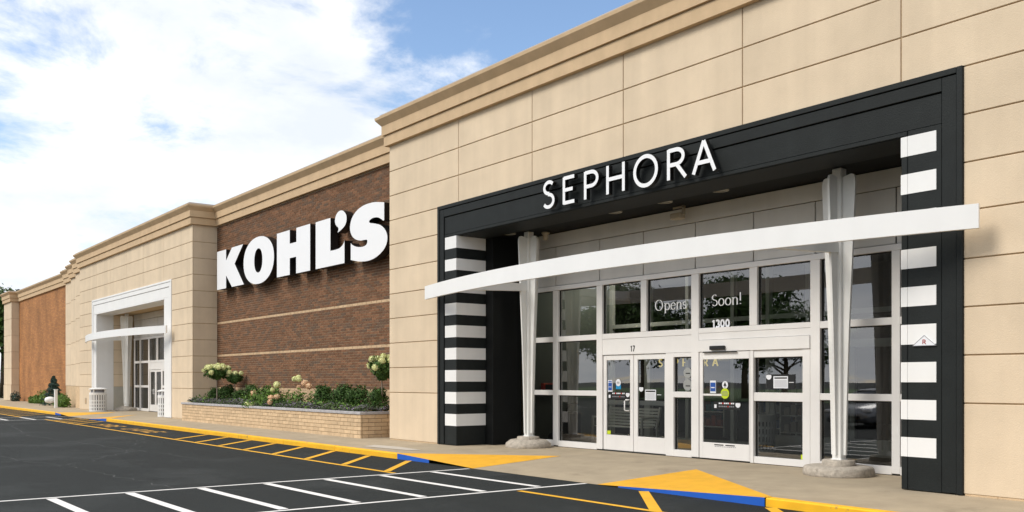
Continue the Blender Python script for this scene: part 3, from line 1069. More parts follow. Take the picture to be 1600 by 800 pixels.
# small fittings of the near storefront
dev = mat('device_black', (0.012, 0.012, 0.012), 0.4)
beige = mat('device_beige', (0.40, 0.34, 0.25), 0.6)
paper = mat('white_paper', (0.78, 0.80, 0.84), 0.6)
greyprint = mat('grey_print', (0.25, 0.25, 0.27), 0.7)
bluest = mat('blue_sticker', (0.02, 0.09, 0.38), 0.4)
cyanst = mat('cyan_sticker', (0.01, 0.27, 0.55), 0.4)
limest = mat('lime_sticker', (0.55, 0.68, 0.02), 0.4)
redst = mat('red_sticker', (0.5, 0.03, 0.02), 0.4)
sf, d1, d2, d3 = sf1
sen = lnk('motion_sensor', MB().bbox(-12.40, -12.03, YG-0.10, YG-0.031, 2.17, 2.25, b=0.012).mesh('motion_sensor', dev), sf)
lnk('closer_plate', MB().bbox(-12.6, -11.75, YG-0.06, YG-0.032, 2.115, 2.138, b=0.004).mesh('closer_plate', dev), sf)
yy = YG+0.045
def stick(name, m, parent, x0, x1, z0, z1, y=yy, dy=0.0):
    return lnk(name, MB().box(x0, x1, y-dy-0.002, y-dy, z0, z1).mesh(name, m), parent)
def disc(name, m, parent, cx, cz, r, y, half=None, n=20):
    pts = [(cx+r*math.cos(2*math.pi*k/n), cz+r*math.sin(2*math.pi*k/n)) for k in range(n)]
    if half is not None:
        pts = [(x, min(z, cz+half)) for x, z in pts]
    return lnk(name, MB().prismY(pts, [], y-0.002, y, 0, 0).mesh(name, m), parent)
# left door
s_ = stick('sticker', paper, d1, -15.47, -15.32, 1.29, 1.57, yy)
s_['label'] = 'white sticker with a blue block'
stick('sticker_print', bluest, d1, -15.455, -15.335, 1.34, 1.51, yy, .003)
stick('sticker_print', paper, d1, -15.44, -15.35, 1.41, 1.425, yy, .006)
stick('sticker_print', bluest, d1, -15.45, -15.34, 1.525, 1.55, yy, .003)
disc('sticker', paper, d1, -15.13, 1.515, 0.08, yy-.004)['label'] = 'round white sticker'
for k, zz in enumerate((1.50, 1.515, 1.53)):
    stick('sticker_print', greyprint, d1, -15.17, -15.09, zz-.004, zz+.003, yy, .008)
stick('sticker', cyanst, d1, -15.21, -15.05, 1.37, 1.47, yy, 0.0)['label'] = 'cyan square sticker'
def banner(parent, x0, x1, z0, z1, y):
    stick('banner', dev, parent, x0, x1, z0, z1, y)
    for i in range(9):
        xa = x0+(x1-x0)*(0.2+0.065*i)
        stick('banner_print', redst if i in (2, 6) else paper, parent, xa, xa+(x1-x0)*0.05, z1-0.05, z1-0.022, y, .003)
        stick('banner_print', redst if i == 5 else greyprint, parent, xa, xa+(x1-x0)*0.045, z0+0.05, z0+0.075, y, .003)
    stick('banner_print', paper, parent, x0+0.02, x0+0.08, z0+0.03, z0+0.1, y, .003)
    disc('shield', paper, parent, x1-0.06, z1-0.055, 0.06, y-.004, half=0.03)
banner(d1, -15.46, -14.77, 1.14, 1.31, yy)
# hours notice on the right leaf
stick('notice', paper, d2, -14.30, -13.98, 1.135, 1.365, yy)
stick('notice_print', dev, d2, -14.28, -14.0, 1.315, 1.345, yy, .003)
for i in range(7):
    stick('notice_print', greyprint, d2, -14.27, -14.01, 1.16+0.02*i, 1.164+0.02*i, yy, .003)
disc('shield', paper, d2, -14.42, 1.385, 0.065, yy-.002, half=0.03)
stick('sticker_print', paper, d2, -13.95, -13.83, 1.25, 1.262, yy)
# sliding door
ys = YG-0.002
stick('sticker', paper, d3, -12.45, -12.30, 1.31, 1.56, ys)['label'] = 'white sticker with a blue block'
stick('sticker_print', bluest, d3, -12.44, -12.31, 1.345, 1.52, ys, .003)
stick('sticker_print', paper, d3, -12.42, -12.33, 1.41, 1.43, ys, .006)
disc('sticker', paper, d3, -12.07, 1.475, 0.075, ys)['label'] = 'round white sticker with a tree'
lnk('sticker_print', MB().prismY([(-12.11, 1.455), (-12.03, 1.455), (-12.07, 1.53)], [], ys-.006, ys-.003, 0, 0).mesh('tree_print', dev), d3)
stick('sticker_print', dev, d3, -12.078, -12.062, 1.42, 1.455, ys, .003)
disc('sticker', limest, d3, -12.07, 1.305, 0.105, ys-.004)['label'] = 'round lime sticker'
for zz, w_ in ((1.345, .06), (1.32, .085), (1.295, .09), (1.27, .075)):
    stick('sticker_print', greyprint, d3, -12.07-w_, -12.07+w_, zz-.006, zz+.003, ys, .008)
banner(d3, -12.36, -11.69, 0.985, 1.145, ys)
for i in range(2):
    stick('door_text', dev, d3, -12.33+0.28*i, -12.10+0.28*i, 0.272, 0.292, YG-0.016)
for i in range(12):
    stick('door_text', greyprint, d3, -12.32+0.045*i, -12.29+0.045*i, 0.243, 0.255, YG-0.016)
# notice on fixed light
yn = YG+0.06
stick('notice', dev, sf, -11.13, -10.49, 1.40, 1.675, yn)
stick('notice', paper, sf, -10.965, -10.64, 1.415, 1.64, yn, .003)
stick('notice_print', dev, sf, -10.94, -10.66, 1.595, 1.62, yn, .006)
for i in range(7):
    stick('notice_print', greyprint, sf, -10.94, -10.66, 1.44+0.02*i, 1.444+0.02*i, yn, .006)
stick('notice_print', paper, sf, -10.62, -10.51, 1.52, 1.532, yn, .006)
disc('shield', paper, sf, -11.07, 1.635, 0.06, yn-.003, half=0.03)
stick('sticker', limest, sf, -10.36, -10.285, 0.115, 0.20, yn)
stick('sticker', limest, d1, -15.49, -15.38, 0.35, 0.43, yy)
# discs on the sidelight
gr2 = mat('frosted_sticker', (0.30, 0.31, 0.30), 0.6)
disc('sticker', gr2, sf, -13.10, 1.72, 0.11, yn)['label'] = 'grey round sticker'
disc('sticker', gr2, sf, -13.10, 1.47, 0.12, yn)['label'] = 'grey round sticker'
stick('sticker_print', indark, sf, -13.15, -13.03, 1.70, 1.72, yn, .003)
stick('sticker_print', indark, sf, -13.15, -13.03, 1.44, 1.46, yn, .003)
# house numbers
def simple_text(txt, x0, z0, h, adv, w, y, m, parent, thin=None, depth=0.004):
    x = x0
    for ch in txt:
        gw, sts = GL[ch]
        glyph(ch, x, z0, h, gw*h*adv, w, y-depth, y, [m, m], 'digit', parent, thin)
        x += gw*h*adv+h*0.10
simple_text('17', -14.705, 2.20, 0.125, 0.85, 0.022, YG+0.004, dev, sf)
simple_text('1300', -12.45, 2.625, 0.145, 1.1, 0.038, YG+0.062, paper, sf)
# serif lettering on the transom glass
def lower(ch, h):
    X = 0.62*h
    T = {
     'O': (1.0*h, [arc(.45*h, .5*h, .40*h, .49*h, 0, 360, 30)], []),
     'S': (0.62*h, [arc(.30*h, .76*h, .22*h, .225*h, 40, 270, 12)+arc(.30*h, .27*h, .24*h, .25*h, 90, -150, 12)], []),
     'p': (0.66*h, [[(.12*h, -.28*h), (.12*h, X)], arc(.34*h, X/2, .24*h, X/2, 150, -150, 18)], [(.02*h, .22*h, -.28*h), (.02*h, .12*h, X)]),
     'e': (0.58*h, [[(.08*h, .36*h), (.50*h, .36*h)], arc(.30*h, X/2, .24*h, X/2, 12, 325, 20)], []),
     'n': (0.66*h, [[(.12*h, 0), (.12*h, X)], arc(.33*h, X*.68, .19*h, X*.32, 150, 0, 10)+[(.52*h, 0)]], [(.04*h, .22*h, 0), (.44*h, .60*h, 0), (.02*h, .12*h, X)]),
     's': (0.46*h, [arc(.22*h, X*.76, .14*h, X*.23, 40, 270, 8)+arc(.22*h, X*.26, .16*h, X*.26, 90, -150, 8)], []),
     'o': (0.62*h, [arc(.30*h, X/2, .25*h, X/2, 0, 360, 22)], []),
     '!': (0.28*h, [[(.12*h, .30*h), (.12*h, 1.02*h)], [(.12*h, 0), (.12*h, .07*h)]], []),
    }
    return T[ch]
def serif_text(txt, x0, z0, h, y, parent, wide):
    x = x0
    for ch in txt:
        adv, sts, ser = lower(ch, h)
        mb = MB()
        for i, st in enumerate(sts):
            stroke_mesh(mb, [(a*wide, b) for a, b in st], 0.028, lambda p: (x+p[0], z0+p[1]), y-0.002-0.0005*i, y, 0.009, 0, 0)
        for (a, b, zz) in ser:
            mb.box(x+a*wide, x+b*wide, y-0.0045, y, z0+zz-0.004, z0+zz+0.004)
        lnk('window_letter', mb.mesh('window_letter', vinyl), parent)
        x += adv*wide+0.01
vinyl = mat('frosted_vinyl', (0.85, 0.87, 0.88), 0.6)
serif_text('Opens', -14.02, 3.055, 0.225, YG+0.058, sf, 1.14)
serif_text('Soon!', -12.46, 3.055, 0.225, YG+0.058, sf, 1.14)

# yellow letters glowing inside the store
yel = mat('glowing_yellow_letter', (0.5, 0.38, 0.08), 0.5, emit=(1.0, 0.75, 0.15), estr=0.28)
isg = thing('interior_sign', 'yellow lit letters hanging inside the store seen through the doors', 'sign', (-18.0, 20.0, 1.97))
x = -19.02
for ch in 'SEPHORA':
    glyph(ch, x, 1.965, 0.22, GL[ch][0]*0.22, 0.03, 20.0, 20.03, [yel, yel], 'letter', isg)
    x += GL[ch][0]*0.22+0.17

# ---- downlights, cameras on the soffit
lens = mat('dim_lamp_lens', (0.30, 0.30, 0.26), 0.4)
trimm = mat('lamp_trim', (0.33, 0.31, 0.25), 0.5)
for i, (x, lab) in enumerate(((-17.94, 'leftmost recessed soffit light beside the left column'), (-14.29, 'recessed soffit light under the first raised white letters'),
                              (-12.87, 'recessed soffit light left of the bracket security camera'), (-11.46, 'rightmost recessed soffit light under the last raised letters'))):
    dl = thing('ceiling_light', lab, 'ceiling light', (x, 13.69, 5.12), 'round lights in the black soffit')
    mb = MB().ring([(0.17, 5.119), (0.17, 5.098), (0.12, 5.094), (0.12, 5.112)], x, 13.69, 24)
    lnk('trim_ring', mb.mesh('trim_ring', trimm, False), dl)
    mb = MB().ring([(0.118, 5.113), (0.118, 5.108)], x, 13.69, 24)
    lnk('lens', mb.mesh('lens', lens), dl)
sc = thing('security_camera', 'small beige dome camera on the soffit beside the left column', 'camera', (-17.27, 14.28, 5.12))
lnk('housing', MB().ring([(0.10, 5.119), (0.10, 5.08), (0.06, 5.05), (0.07, 4.96), (0.04, 4.93)], -17.27, 14.28, 14).mesh('housing', beige, True), sc)
sc = thing('security_camera', 'beige box camera on a bracket under the soffit, right', 'camera', (-13.1, 14.4, 5.12))
lnk('bracket', MB().box(-12.95, -12.91, 14.3, 14.36, 4.93, 5.12).box(-13.2, -12.91, 14.3, 14.34, 5.075, 5.11).mesh('bracket', beige), sc)
lnk('housing', MB().bbox(-13.24, -12.96, 14.25, 14.42, 4.86, 4.98, b=0.015).mesh('housing', beige), sc)

# R triangle plate
rs = thing('hazard_plate', 'small white triangular plate lettered R on the right striped pier', 'sign', (-6.97, 12.76, 2.05))
lnk('plate', MB().prismY([(-7.145, 2.055), (-6.80, 2.055), (-6.9725, 2.20)], [], 12.752, 12.7695, 0, 0).mesh('plate', paper), rs)
redpen = mat('red_letter', (0.35, 0.05, 0.04), 0.6)
for a, b in (((-7.145, 2.055), (-6.9725, 2.20)), ((-6.9725, 2.20), (-6.80, 2.055)), ((-6.80, 2.055), (-7.145, 2.055))):
    mb = MB(); stroke_mesh(mb, [a, b], 0.008, lambda p: (p[0], p[1]), 12.7495, 12.7522, None, 0, 0)
    lnk('border', mb.mesh('border', greyprint), rs)
glyph('R', -6.997, 2.078, 0.062, 0.05, 0.011, 12.749, 12.752, [redpen, redpen], 'letter', rs)

# ------------------------------------------------------------------ raised signs
sg = thing('store_sign', 'thin white raised capital letters on the black lintel', 'sign', (-12.7, 12.5, 5.12))
for ch, x0, x1 in ((c_, a_*1.0202, b_*1.0202) for c_, a_, b_ in (('S', -15.02, -14.655), ('E', -14.40, -14.02), ('P', -13.76, -13.325), ('H', -13.12, -12.60), ('O', -12.39, -11.755), ('R', -11.55, -11.07), ('A', -10.94, -10.43))):
    glyph(ch, x0, 5.197, 0.556, x1-x0, 0.074, 12.60, 12.70, [signwhite, signblack], 'letter', sg)
    lnk('stand_off', MB().box((x0+x1)/2-0.015, (x0+x1)/2+0.015, 12.70, 12.79, 5.44, 5.47).mesh('stand_off', signblack), sg) if ch in 'H' else None

def smooth_loop(pts, sub=4, sharp=()):
    out = []
    n = len(pts)
    for i in range(n):
        p0, p1, p2, p3 = (Vector(pts[(i+k) % n]) for k in (-1, 0, 1, 2))
        if i in sharp: p0 = p1
        if (i+1) % n in sharp: p3 = p2
        if i in sharp and (i+1) % n in sharp:
            out.append(tuple(p1)); continue
        for s in range(sub):
            t = s/sub
            q = 0.5*((2*p1)+(-p0+p2)*t+(2*p0-5*p1+4*p2-p3)*t*t+(-p0+3*p1-3*p2+p3)*t**3)
            out.append((q.x, q.y))
    return out
Kp = [(-36.84, 6.71), (-35.86, 6.71), (-35.86, 6.27), (-35.25, 6.71), (-34.12, 6.71), (-34.97, 6.06), (-34.03, 5.19), (-35.25, 5.19), (-35.86, 5.69), (-35.86, 5.19), (-36.84, 5.19)]
def superell(cx, cz, rx, rz, n=40, e=2.15):
    o = []
    for k in range(n):
        a = 2*math.pi*k/n
        c, s = math.cos(a), math.sin(a)
        o.append((cx+rx*math.copysign(abs(c)**(2/e), c), cz+rz*math.copysign(abs(s)**(2/e), s)))
    return o
Oo = superell(-32.66, 5.955, 1.41, 0.86)
Oh = superell(-32.66, 5.95, 0.375, 0.44)
Hp = [(-31.0, 6.71), (-29.93, 6.71), (-29.93, 6.24), (-29.40, 6.24), (-29.40, 6.71), (-28.34, 6.71), (-28.34, 5.18), (-29.42, 5.18), (-29.42, 5.745), (-29.93, 5.745), (-29.93, 5.18), (-31.0, 5.18)]
Lp = [(-27.93, 6.70), (-26.88, 6.70), (-26.88, 5.66), (-26.55, 5.655), (-26.27, 5.67), (-26.08, 5.73), (-25.96, 5.82), (-25.93, 5.88), (-25.93, 5.18), (-27.93, 5.18)]
Ap = [(-26.39, 6.17), (-26.335, 6.24), (-26.34, 6.32), (-26.50, 6.42), (-26.57, 6.57), (-26.48, 6.74), (-26.27, 6.83), (-26.02, 6.80), (-25.83, 6.66), (-25.79, 6.50), (-25.88, 6.35), (-26.09, 6.25)]
Sp = [(-23.49, 6.68), (-23.49, 6.17), (-23.54, 6.16), (-23.68, 6.23), (-23.87, 6.30), (-24.15, 6.32), (-24.36, 6.27), (-24.33, 6.20), (-24.08, 6.15), (-23.70, 6.05), (-23.43, 5.88), (-23.31, 5.68), (-23.36, 5.47), (-23.55, 5.31), (-23.87, 5.18), (-24.23, 5.11), (-24.62, 5.10), (-25.03, 5.14), (-25.52, 5.23), (-25.52, 5.75), (-25.42, 5.68), (-25.15, 5.59), (-24.80, 5.55), (-24.56, 5.58), (-24.48, 5.68), (-24.56, 5.735), (-24.91, 5.75), (-25.23, 5.83), (-25.46, 5.97), (-25.57, 6.19), (-25.49, 6.44), (-25.28, 6.61), (-25.03, 6.71), (-24.70, 6.77), (-24.33, 6.78), (-23.98, 6.76)]
sg2 = thing('store_sign', 'huge heavy white block letters with black sides on the brick wall', 'sign', (-30.0, 13.8, 5.15))
for nm, pts, holes in (('letter', Kp, []), ('letter', Oo, [Oh]), ('letter', Hp, []), ('letter', Lp, []), ('apostrophe', smooth_loop(Ap, 3, (0,)), []), ('letter', smooth_loop(Sp, 4, (0, 1, 18, 19)), [])):
    mb = MB()
    mb.prismY(pts, holes, 13.42, 13.70, 0, 1)
    # black rim of the trim cap just behind the face
    lnk(nm, mb.mesh(nm, [signwhite, signblack]), sg2)
# stand-off studs
mb = MB()
for x in (-36.3, -34.8, -33.6, -31.8, -30.5, -28.8, -27.4, -26.4, -25.0, -23.9):
    for z in (5.35, 6.4):
        if x < -36 or z < 6:
            mb.box(x-0.02, x+0.02, 13.69, 13.81, z-0.02, z+0.02)
lnk('stand_off', mb.mesh('stand_off', signblack), sg2)

# ------------------------------------------------------------------ canopies: bowed fascia on two finned columns
def canopy(dx, lab, near=True):
    cn = thing('entrance_canopy', lab, 'canopy', (-12.87+dx, 12.5, 3.58), 'bowed entrance canopies')
    x0, x1, ye, ym = -19.76+dx, -6.05+dx, 12.44, 11.55
    cxm = (x0+x1)/2; hw = (x1-x0)/2; sag = ye-ym
    rad = (hw*hw+sag*sag)/(2*sag); cy = ym+rad
    n = 56
    zb, zt, th = 3.58, 3.905, 0.07
    vs = []
    a1 = math.asin(hw/rad)
    for i in range(n+1):
        a = -a1+2*a1*i/n
        for rr, z in ((rad, zb), (rad, zt), (rad-th, zt), (rad-th, zb)):
            vs.append((cxm+rr*math.sin(a), cy-rr*math.cos(a), z))
    fs = []
    for i in range(n):
        for k in range(4):
            k2 = (k+1) % 4
            fs.append((i*4+k, (i+1)*4+k, (i+1)*4+k2, i*4+k2)[::-1])
    fs += [(0, 1, 2, 3), (n*4+3, n*4+2, n*4+1, n*4)]
    m_ = MB().add(vs, fs)
    lnk('curved_fascia', m_.mesh('curved_fascia', whitebeam), cn)
    for i, cx in enumerate((-17.50+dx, -9.12+dx)):
        cyy = 13.95
        # post
        po = lnk('column', MB().bbox(cx-0.085, cx+0.085, cyy-0.085, cyy+0.085, 0.22, 5.12, b=0.012).mesh('column', steelw), cn)
        # four tapering fins
        for (ax, ay) in ((1, 0), (-1, 0), (0, 1), (0, -1)):
            t2 = 0.022
            prof2 = [(0.086, 0.31), (0.135, 0.31), (0.155, 1.2), (0.20, 2.5), (0.265, 3.8), (0.315, 4.86), (0.31, 4.93), (0.285, 4.985), (0.24, 5.0), (0.15, 4.985), (0.086, 4.96)]
            vs = []
            for sgn in (-1, 1):
                for d, z in prof2:
                    if ax:
                        vs.append((cx+ax*d, cyy+sgn*t2, z))
                    else:
                        vs.append((cx+sgn*t2, cyy+ay*d, z))
            k = len(prof2)
            fs = [tuple(range(k)), tuple(reversed(range(k, 2*k)))]
            for j in range(k):
                fs.append((j, j+k, (j+1) % k+k, (j+1) % k))
            f_ = lnk('fin', MB().add(vs, fs).mesh('fin', steelw), po)
            # stiffener flange along the fin root
        lnk('flange', MB().bbox(cx-0.1, cx+0.1, cyy-0.1, cyy+0.1, 0.225, 0.245, b=0.004).mesh('flange', steelw), po)
        # arm out to the fascia
        dxx = cx-cxm
        yf = cy-math.sqrt((rad-th)**2-dxx*dxx)
        am = MB()
        am.add([(cx-0.05, cyy-0.08, 3.70), (cx+0.05, cyy-0.08, 3.70), (cx+0.05, cyy-0.08, 3.87), (cx-0.05, cyy-0.08, 3.87),
                (cx-0.05, yf+0.003, 3.62), (cx+0.05, yf+0.003, 3.62), (cx+0.05, yf+0.003, 3.87), (cx-0.05, yf+0.003, 3.87)],
               [(0, 1, 2, 3), (7, 6, 5, 4), (0, 4, 5, 1), (1, 5, 6, 2), (2, 6, 7, 3), (3, 7, 4, 0)])
        lnk('arm', am.mesh('arm', steelw), cn)
        random.seed(20+i)
        b1 = MB().ring([(0.27, 0.06), (0.272, 0.12), (0.268, 0.215), (0.255, 0.228), (0.12, 0.23)], cx, cyy-0.02, 32, jit=0.004)
        lnk('concrete_collar', b1.mesh('concrete_collar', roughcon, True), cn)
        pr3 = [(0.56, -0.05), (0.565, 0.0), (0.562, 0.09), (0.54, 0.12), (0.47, 0.132), (0.2, 0.135)] if i else [(0.55, -0.05), (0.555, 0.0), (0.55, 0.07), (0.45, 0.15), (0.38, 0.16), (0.2, 0.162)]
        b2 = MB().ring(pr3, cx, cyy-0.02, 36, jit=0.035)
        lnk('concrete_pad', b2.mesh('concrete_pad', roughcon, True), cn)
    return cn
canopy(0, 'bowed white fascia canopy on finned columns at the black striped entrance')
canopy(PX2[0]-PX[0]+0.05, 'bowed white fascia canopy on finned columns at the far white entrance')

# ------------------------------------------------------------------ planter
pln = thing('brick_planter', 'long cream brick planter box with grey capstones under the brick wall', 'planter', (-30.5, 12.9, 0))
YP = 12.4
PX0, PXR = -38.0, -23.0
mb = MB()
mb.box(PX0+0.01, PXR-0.012, YP+0.012, YP+0.2, -0.06, 0.62)
mb.box(PXR-0.2, PXR-0.012, YP+0.2, YR, -0.06, 0.62)
mb.box(PX0+0.01, PX0+0.2, YP+0.2, YF, -0.06, 0.62)
core = lnk('planter_wall', mb.mesh('planter_wall', mortar_tan), pln)
PH = 0.1117
bl = 0.4
me_f = {}
def pbrick(L, axis):
    key = (round(L, 3), axis)
    if key not in me_f:
        m_ = MB()
        if axis == 'x':
            m_.bbox(0.006, L-0.006, 0, 0.05, 0.005, PH-0.006, b=0.005)
        else:
            m_.bbox(-0.05, 0, 0.006, L-0.006, 0.005, PH-0.006, b=0.005)
        me_f[key] = m_.mesh('planter_brick', brick_cream)
    return me_f[key]
for r in range(6):
    z = -0.05+r*PH
    off = bl/2 if r % 2 else 0
    x = PXR
    first = True
    while x > PX0+0.02:
        L = bl-(off if first else 0)
        first = False
        if x-L < PX0: L = x-PX0
        if L > 0.03:
            lnk('brick', pbrick(L, 'x'), core, (x-L, YP, z))
        x -= L
    y = YP+0.052
    first = True
    while y < YR-0.02:
        L = bl-(0 if off else bl/2) if first else bl
        first = False
        if y+L > YR: L = YR-y
        if L > 0.03:
            lnk('brick', pbrick(L, 'y'), core, (PXR, y, z))
        y += L
# capstones
x = PXR+0.03
while x > PX0-0.02:
    L = 1.22
    if x-L < PX0: L = x-PX0+0.03
    if L > 0.05:
        lnk('capstone', MB().bbox(x-L+0.004, x-0.004, YP-0.03, YP+0.24, 0.622, 0.695, b=0.006).mesh('capstone', capstone), pln)
    x -= L
y = YP+0.244
while y < YR-0.05:
    L = min(0.6, YR-y)
    lnk('capstone', MB().bbox(PXR-0.24, PXR+0.03, y, y+L-0.006, 0.622, 0.695, b=0.006).mesh('capstone', capstone), pln)
    y += L
lnk('soil', MB().box(PX0+0.2, PXR-0.2, YP+0.2, YR-0.002, 0.3, 0.62).mesh('soil', soil), pln)

# ------------------------------------------------------------------ foliage
def leaves(mb, n, place, size, elong=1.6, up=0.3, rnd=random, mi=0):
    for _ in range(n):
        p, out = place()
        d = (out+Vector((rnd.gauss(0, .6), rnd.gauss(0, .6), rnd.gauss(0, .6)+up))).normalized()
        a = d.orthogonal().normalized()
        a.rotate(Matrix.Rotation(rnd.uniform(0, 6.28), 3, d))
        b = d.cross(a)
        s = size*rnd.uniform(.6, 1.35)
        # leaf lies roughly across the outward direction
        q = [p-a*s*elong*.5, p+b*s*.38, p+a*s*elong*.5+d*s*.25, p-b*s*.38]
        mb.add(q, [(0, 1, 2, 3)], mi)
def blob(rx, ry, rz, lump=0.25, seed=0, zc=0.0, shell=0.45, c=(0, 0, 0)):
    def place():
        while True:
            d = Vector((random.gauss(0, 1), random.gauss(0, 1), random.gauss(0, 1)))
            if d.length > 1e-3:
                break
        d.normalize()
        k = 1+lump*noise.noise(d*2.2+Vector((seed, seed*.7, 0)))*1.6
        r = k*(1-shell*random.random()**2.0)
        p = Vector((d.x*rx*r, d.y*ry*r, d.z*rz*r+zc))+Vector(c)
        return p, d
    return place
def multi(blobs):
    w = [b[1] for b in blobs]
    fs = [b[0] for b in blobs]
    def place():
        return random.choices(fs, w)[0]()
    return place
# boxwood shrubs: three different meshes, then copies
box_me = []
for s in range(3):
    random.seed(40+s)
    mb = MB()
    leaves(mb, 2600, multi([(blob(.33, .33, .38, .4, s*3, .40), 4), (blob(.17, .2, .22, .3, s+9, .62, c=(.10, 0, 0)), 1), (blob(.17, .2, .2, .3, s+19, .55, c=(-.16, .05, 0)), 1)]), 0.042, 1.9)
    st = MB()
    for k in range(5):
        a = k*1.3
        st.tube([(0, 0, 0), (.12*math.cos(a), .12*math.sin(a), .28), (.24*math.cos(a), .24*math.sin(a), .55)], [.014, .010, .005], 5)
    box_me.append((mb.mesh('boxwood_foliage', leaf_box), st.mesh('boxwood_stem', graystem)))
shr = [(-36.75, 13.25, 0.9, 'round boxwood at the left end of the planter left of the thin trunk'),
       (-35.55, 13.35, 1.05, 'second boxwood from the left, just right of the thin trunk'),
       (-34.15, 13.3, 0.82, 'small boxwood standing alone between two bigger ones on the left'),
       (-33.0, 13.35, 1.08, 'fourth boxwood from the left behind the peach bloom'),
       (-31.75, 13.45, 1.0, 'boxwood partly hidden left of the bright green hydrangea'),
       (-27.0, 13.25, 1.08, 'boxwood first to the right of the bare tan brick gap'),
       (-25.85, 13.3, 1.12, 'middle boxwood of the right hand three'),
       (-24.75, 13.25, 1.05, 'boxwood second from the block wall at the right'),
       (-23.45, 13.2, 1.0, 'last boxwood at the right end behind the single trunk')]
for i, (x, y, s, lab) in enumerate(shr):
    t = thing('boxwood_shrub', lab, 'shrub', (x, y, 0.6), 'boxwood shrubs in the planter', rotz=i*1.1)
    f_, s__ = box_me[i % 3]
    for nm, me in (('foliage', f_), ('stem', s__)):
        o = lnk(nm, me, t, (x, y, 0.6)); o.scale = (s, s*0.95, s*0.92)
def bloom_ball(mb, c, r, n, mi):
    K = 6
    mb.ring([(r*.82*math.sin(math.pi*(k+.35)/(K-.3)), c[2]-r*.8*math.cos(math.pi*(k+.35)/(K-.3))) for k in range(K)], c[0], c[1], 10, mi, jit=.05)
    def pl():
        d = Vector((random.gauss(0, 1), random.gauss(0, 1), random.gauss(0, 1))).normalized()
        return Vector(c)+Vector((d.x*r, d.y*r, d.z*r*.95))*random.uniform(.85, 1.05), d
    leaves(mb, n, pl, 0.036, 1.0, 0.0, mi=mi)
# standard hydrangeas (a bare trunk with a flowering head)
def standard_tree(x, y, lab, h, rx, rz, blooms, seed, lean=0.0):
    random.seed(seed)
    t = thing('standard_hydrangea', lab, 'small tree', (x, y, 0.6), 'flowering standard trees in the planter')
    hb = h-rz*1.1
    tr = MB().tube([(x, y, 0.55), (x+.01+lean*.3, y, 0.9), (x+lean*.7, y, hb-.1), (x+lean, y, hb+.15)], [.028, .024, .020, .012], 7)
    lnk('trunk', tr.mesh('trunk', graystem, True), t)
    br = MB()
    for k in range(7):
        a = k*0.9+seed
        e = (x+lean+math.cos(a)*rx*.7, y+math.sin(a)*rx*.6, h+random.uniform(-.1, .25)*rz)
        br.tube([(x+lean, y, hb-.02), ((x+lean+e[0])/2, (y+e[1])/2, (hb+e[2])/2-.03), e], [.012, .009, .004], 5)
    lnk('branch', br.mesh('branch', graystem, True), t)
    mb = MB()
    leaves(mb, 1500, multi([(blob(rx*.85, rx*.8, rz*.75, .3, seed, h-.05, c=(x+lean, y, 0)), 3), (blob(rx*.5, rx*.5, rz*.5, .3, seed+3, h-rz*.6, c=(x+lean+.05, y, 0)), 2)]), 0.075, 1.5)
    lnk('foliage', mb.mesh('foliage', leaf_box), t)
    for i in range(blooms):
        a = i*2.39996
        rr = math.sqrt((i+.5)/blooms)
        cxx = x+lean+math.cos(a)*rx*rr
        cyy = y+math.sin(a)*rx*rr*.9
        cz = h+rz*.55*math.sqrt(max(0, 1-rr*rr))+random.uniform(-.06, .06)-(0.1 if rr > .85 else 0)
        m_ = MB(); bloom_ball(m_, (cxx, cyy, cz), random.uniform(.085, .125), 200, 0)
        lnk('bloom', m_.mesh('bloom', bloom), t)
standard_tree(-35.30, 12.85, 'slender standard hydrangea with a wide lime white head, in front at the left', 1.95, .60, .30, 20, 5)
standard_tree(-34.75, 13.4, 'leaning standard hydrangea half hidden behind the front left one', 1.72, .34, .22, 5, 8, lean=-.2)
standard_tree(-23.23, 13.2, 'standard hydrangea with big lime white blooms against the block corner', 2.0, .40, .38, 13, 11)
# low hydrangea bushes
def bush(x, y, lab, rx, rz, spots, seed, leafm=leaf_light, n=1300):
    random.seed(seed)
    t = thing('hydrangea_bush', lab, 'shrub', (x, y, 0.6), 'hydrangea bushes in the planter')
    mb = MB(); leaves(mb, n, blob(rx, rx*.8, rz, .5, seed, .6+rz*.8, shell=.7, c=(x, y, 0)), 0.07, 1.6)
    lnk('foliage', mb.mesh('foliage', leafm), t)
    st = MB()
    for k in range(6):
        a = k*1.1; e = (x+math.cos(a)*rx*.7, y+math.sin(a)*rx*.5, .6+rz*1.5)
        st.tube([(x, y, .58), ((x*2+e[0])/3, y, .6+rz*.7), e], [.014, .010, .005], 5)
    lnk('stem', st.mesh('stem', graystem), t)
    for (bx, by, bz, r, pink) in spots:
        st2 = None
        m_ = MB(); bloom_ball(m_, (x+bx, y+by, bz), r*.82, 200, 0)
        lnk('bloom', m_.mesh('bloom', bloomp if pink else bloom), t)
bush(-30.9, 13.05, 'bright green leafy hydrangea with one cream bloom at its upper right', .85, .40, [(.75, 0, 1.42, .15, 0), (.62, -.1, 1.25, .10, 0), (-1.05, -.1, 1.12, .14, 1)], 3)
bush(-28.6, 13.15, 'sparse tall hydrangea with lime and peach blooms before bare brick', .62, .36, [(-.35, 0, 1.62, .11, 0), (-.05, 0, 1.66, .12, 0), (.12, -.05, 1.60, .10, 0), (.45, 0, 1.48, .14, 1), (.75, 0, 1.38, .13, 1), (.2, -.1, 1.35, .09, 1)], 6, leaf_light, 420)
bush(-29.6, 12.85, 'low hydrangea with peach pink blooms beside the bright green bush', .55, .22, [(-.1, -.2, .98, .13, 1), (.15, -.1, 1.03, .12, 1), (-.35, -.1, 1.0, .1, 1), (.05, -.3, .85, .11, 1)], 9, leaf_box, 500)
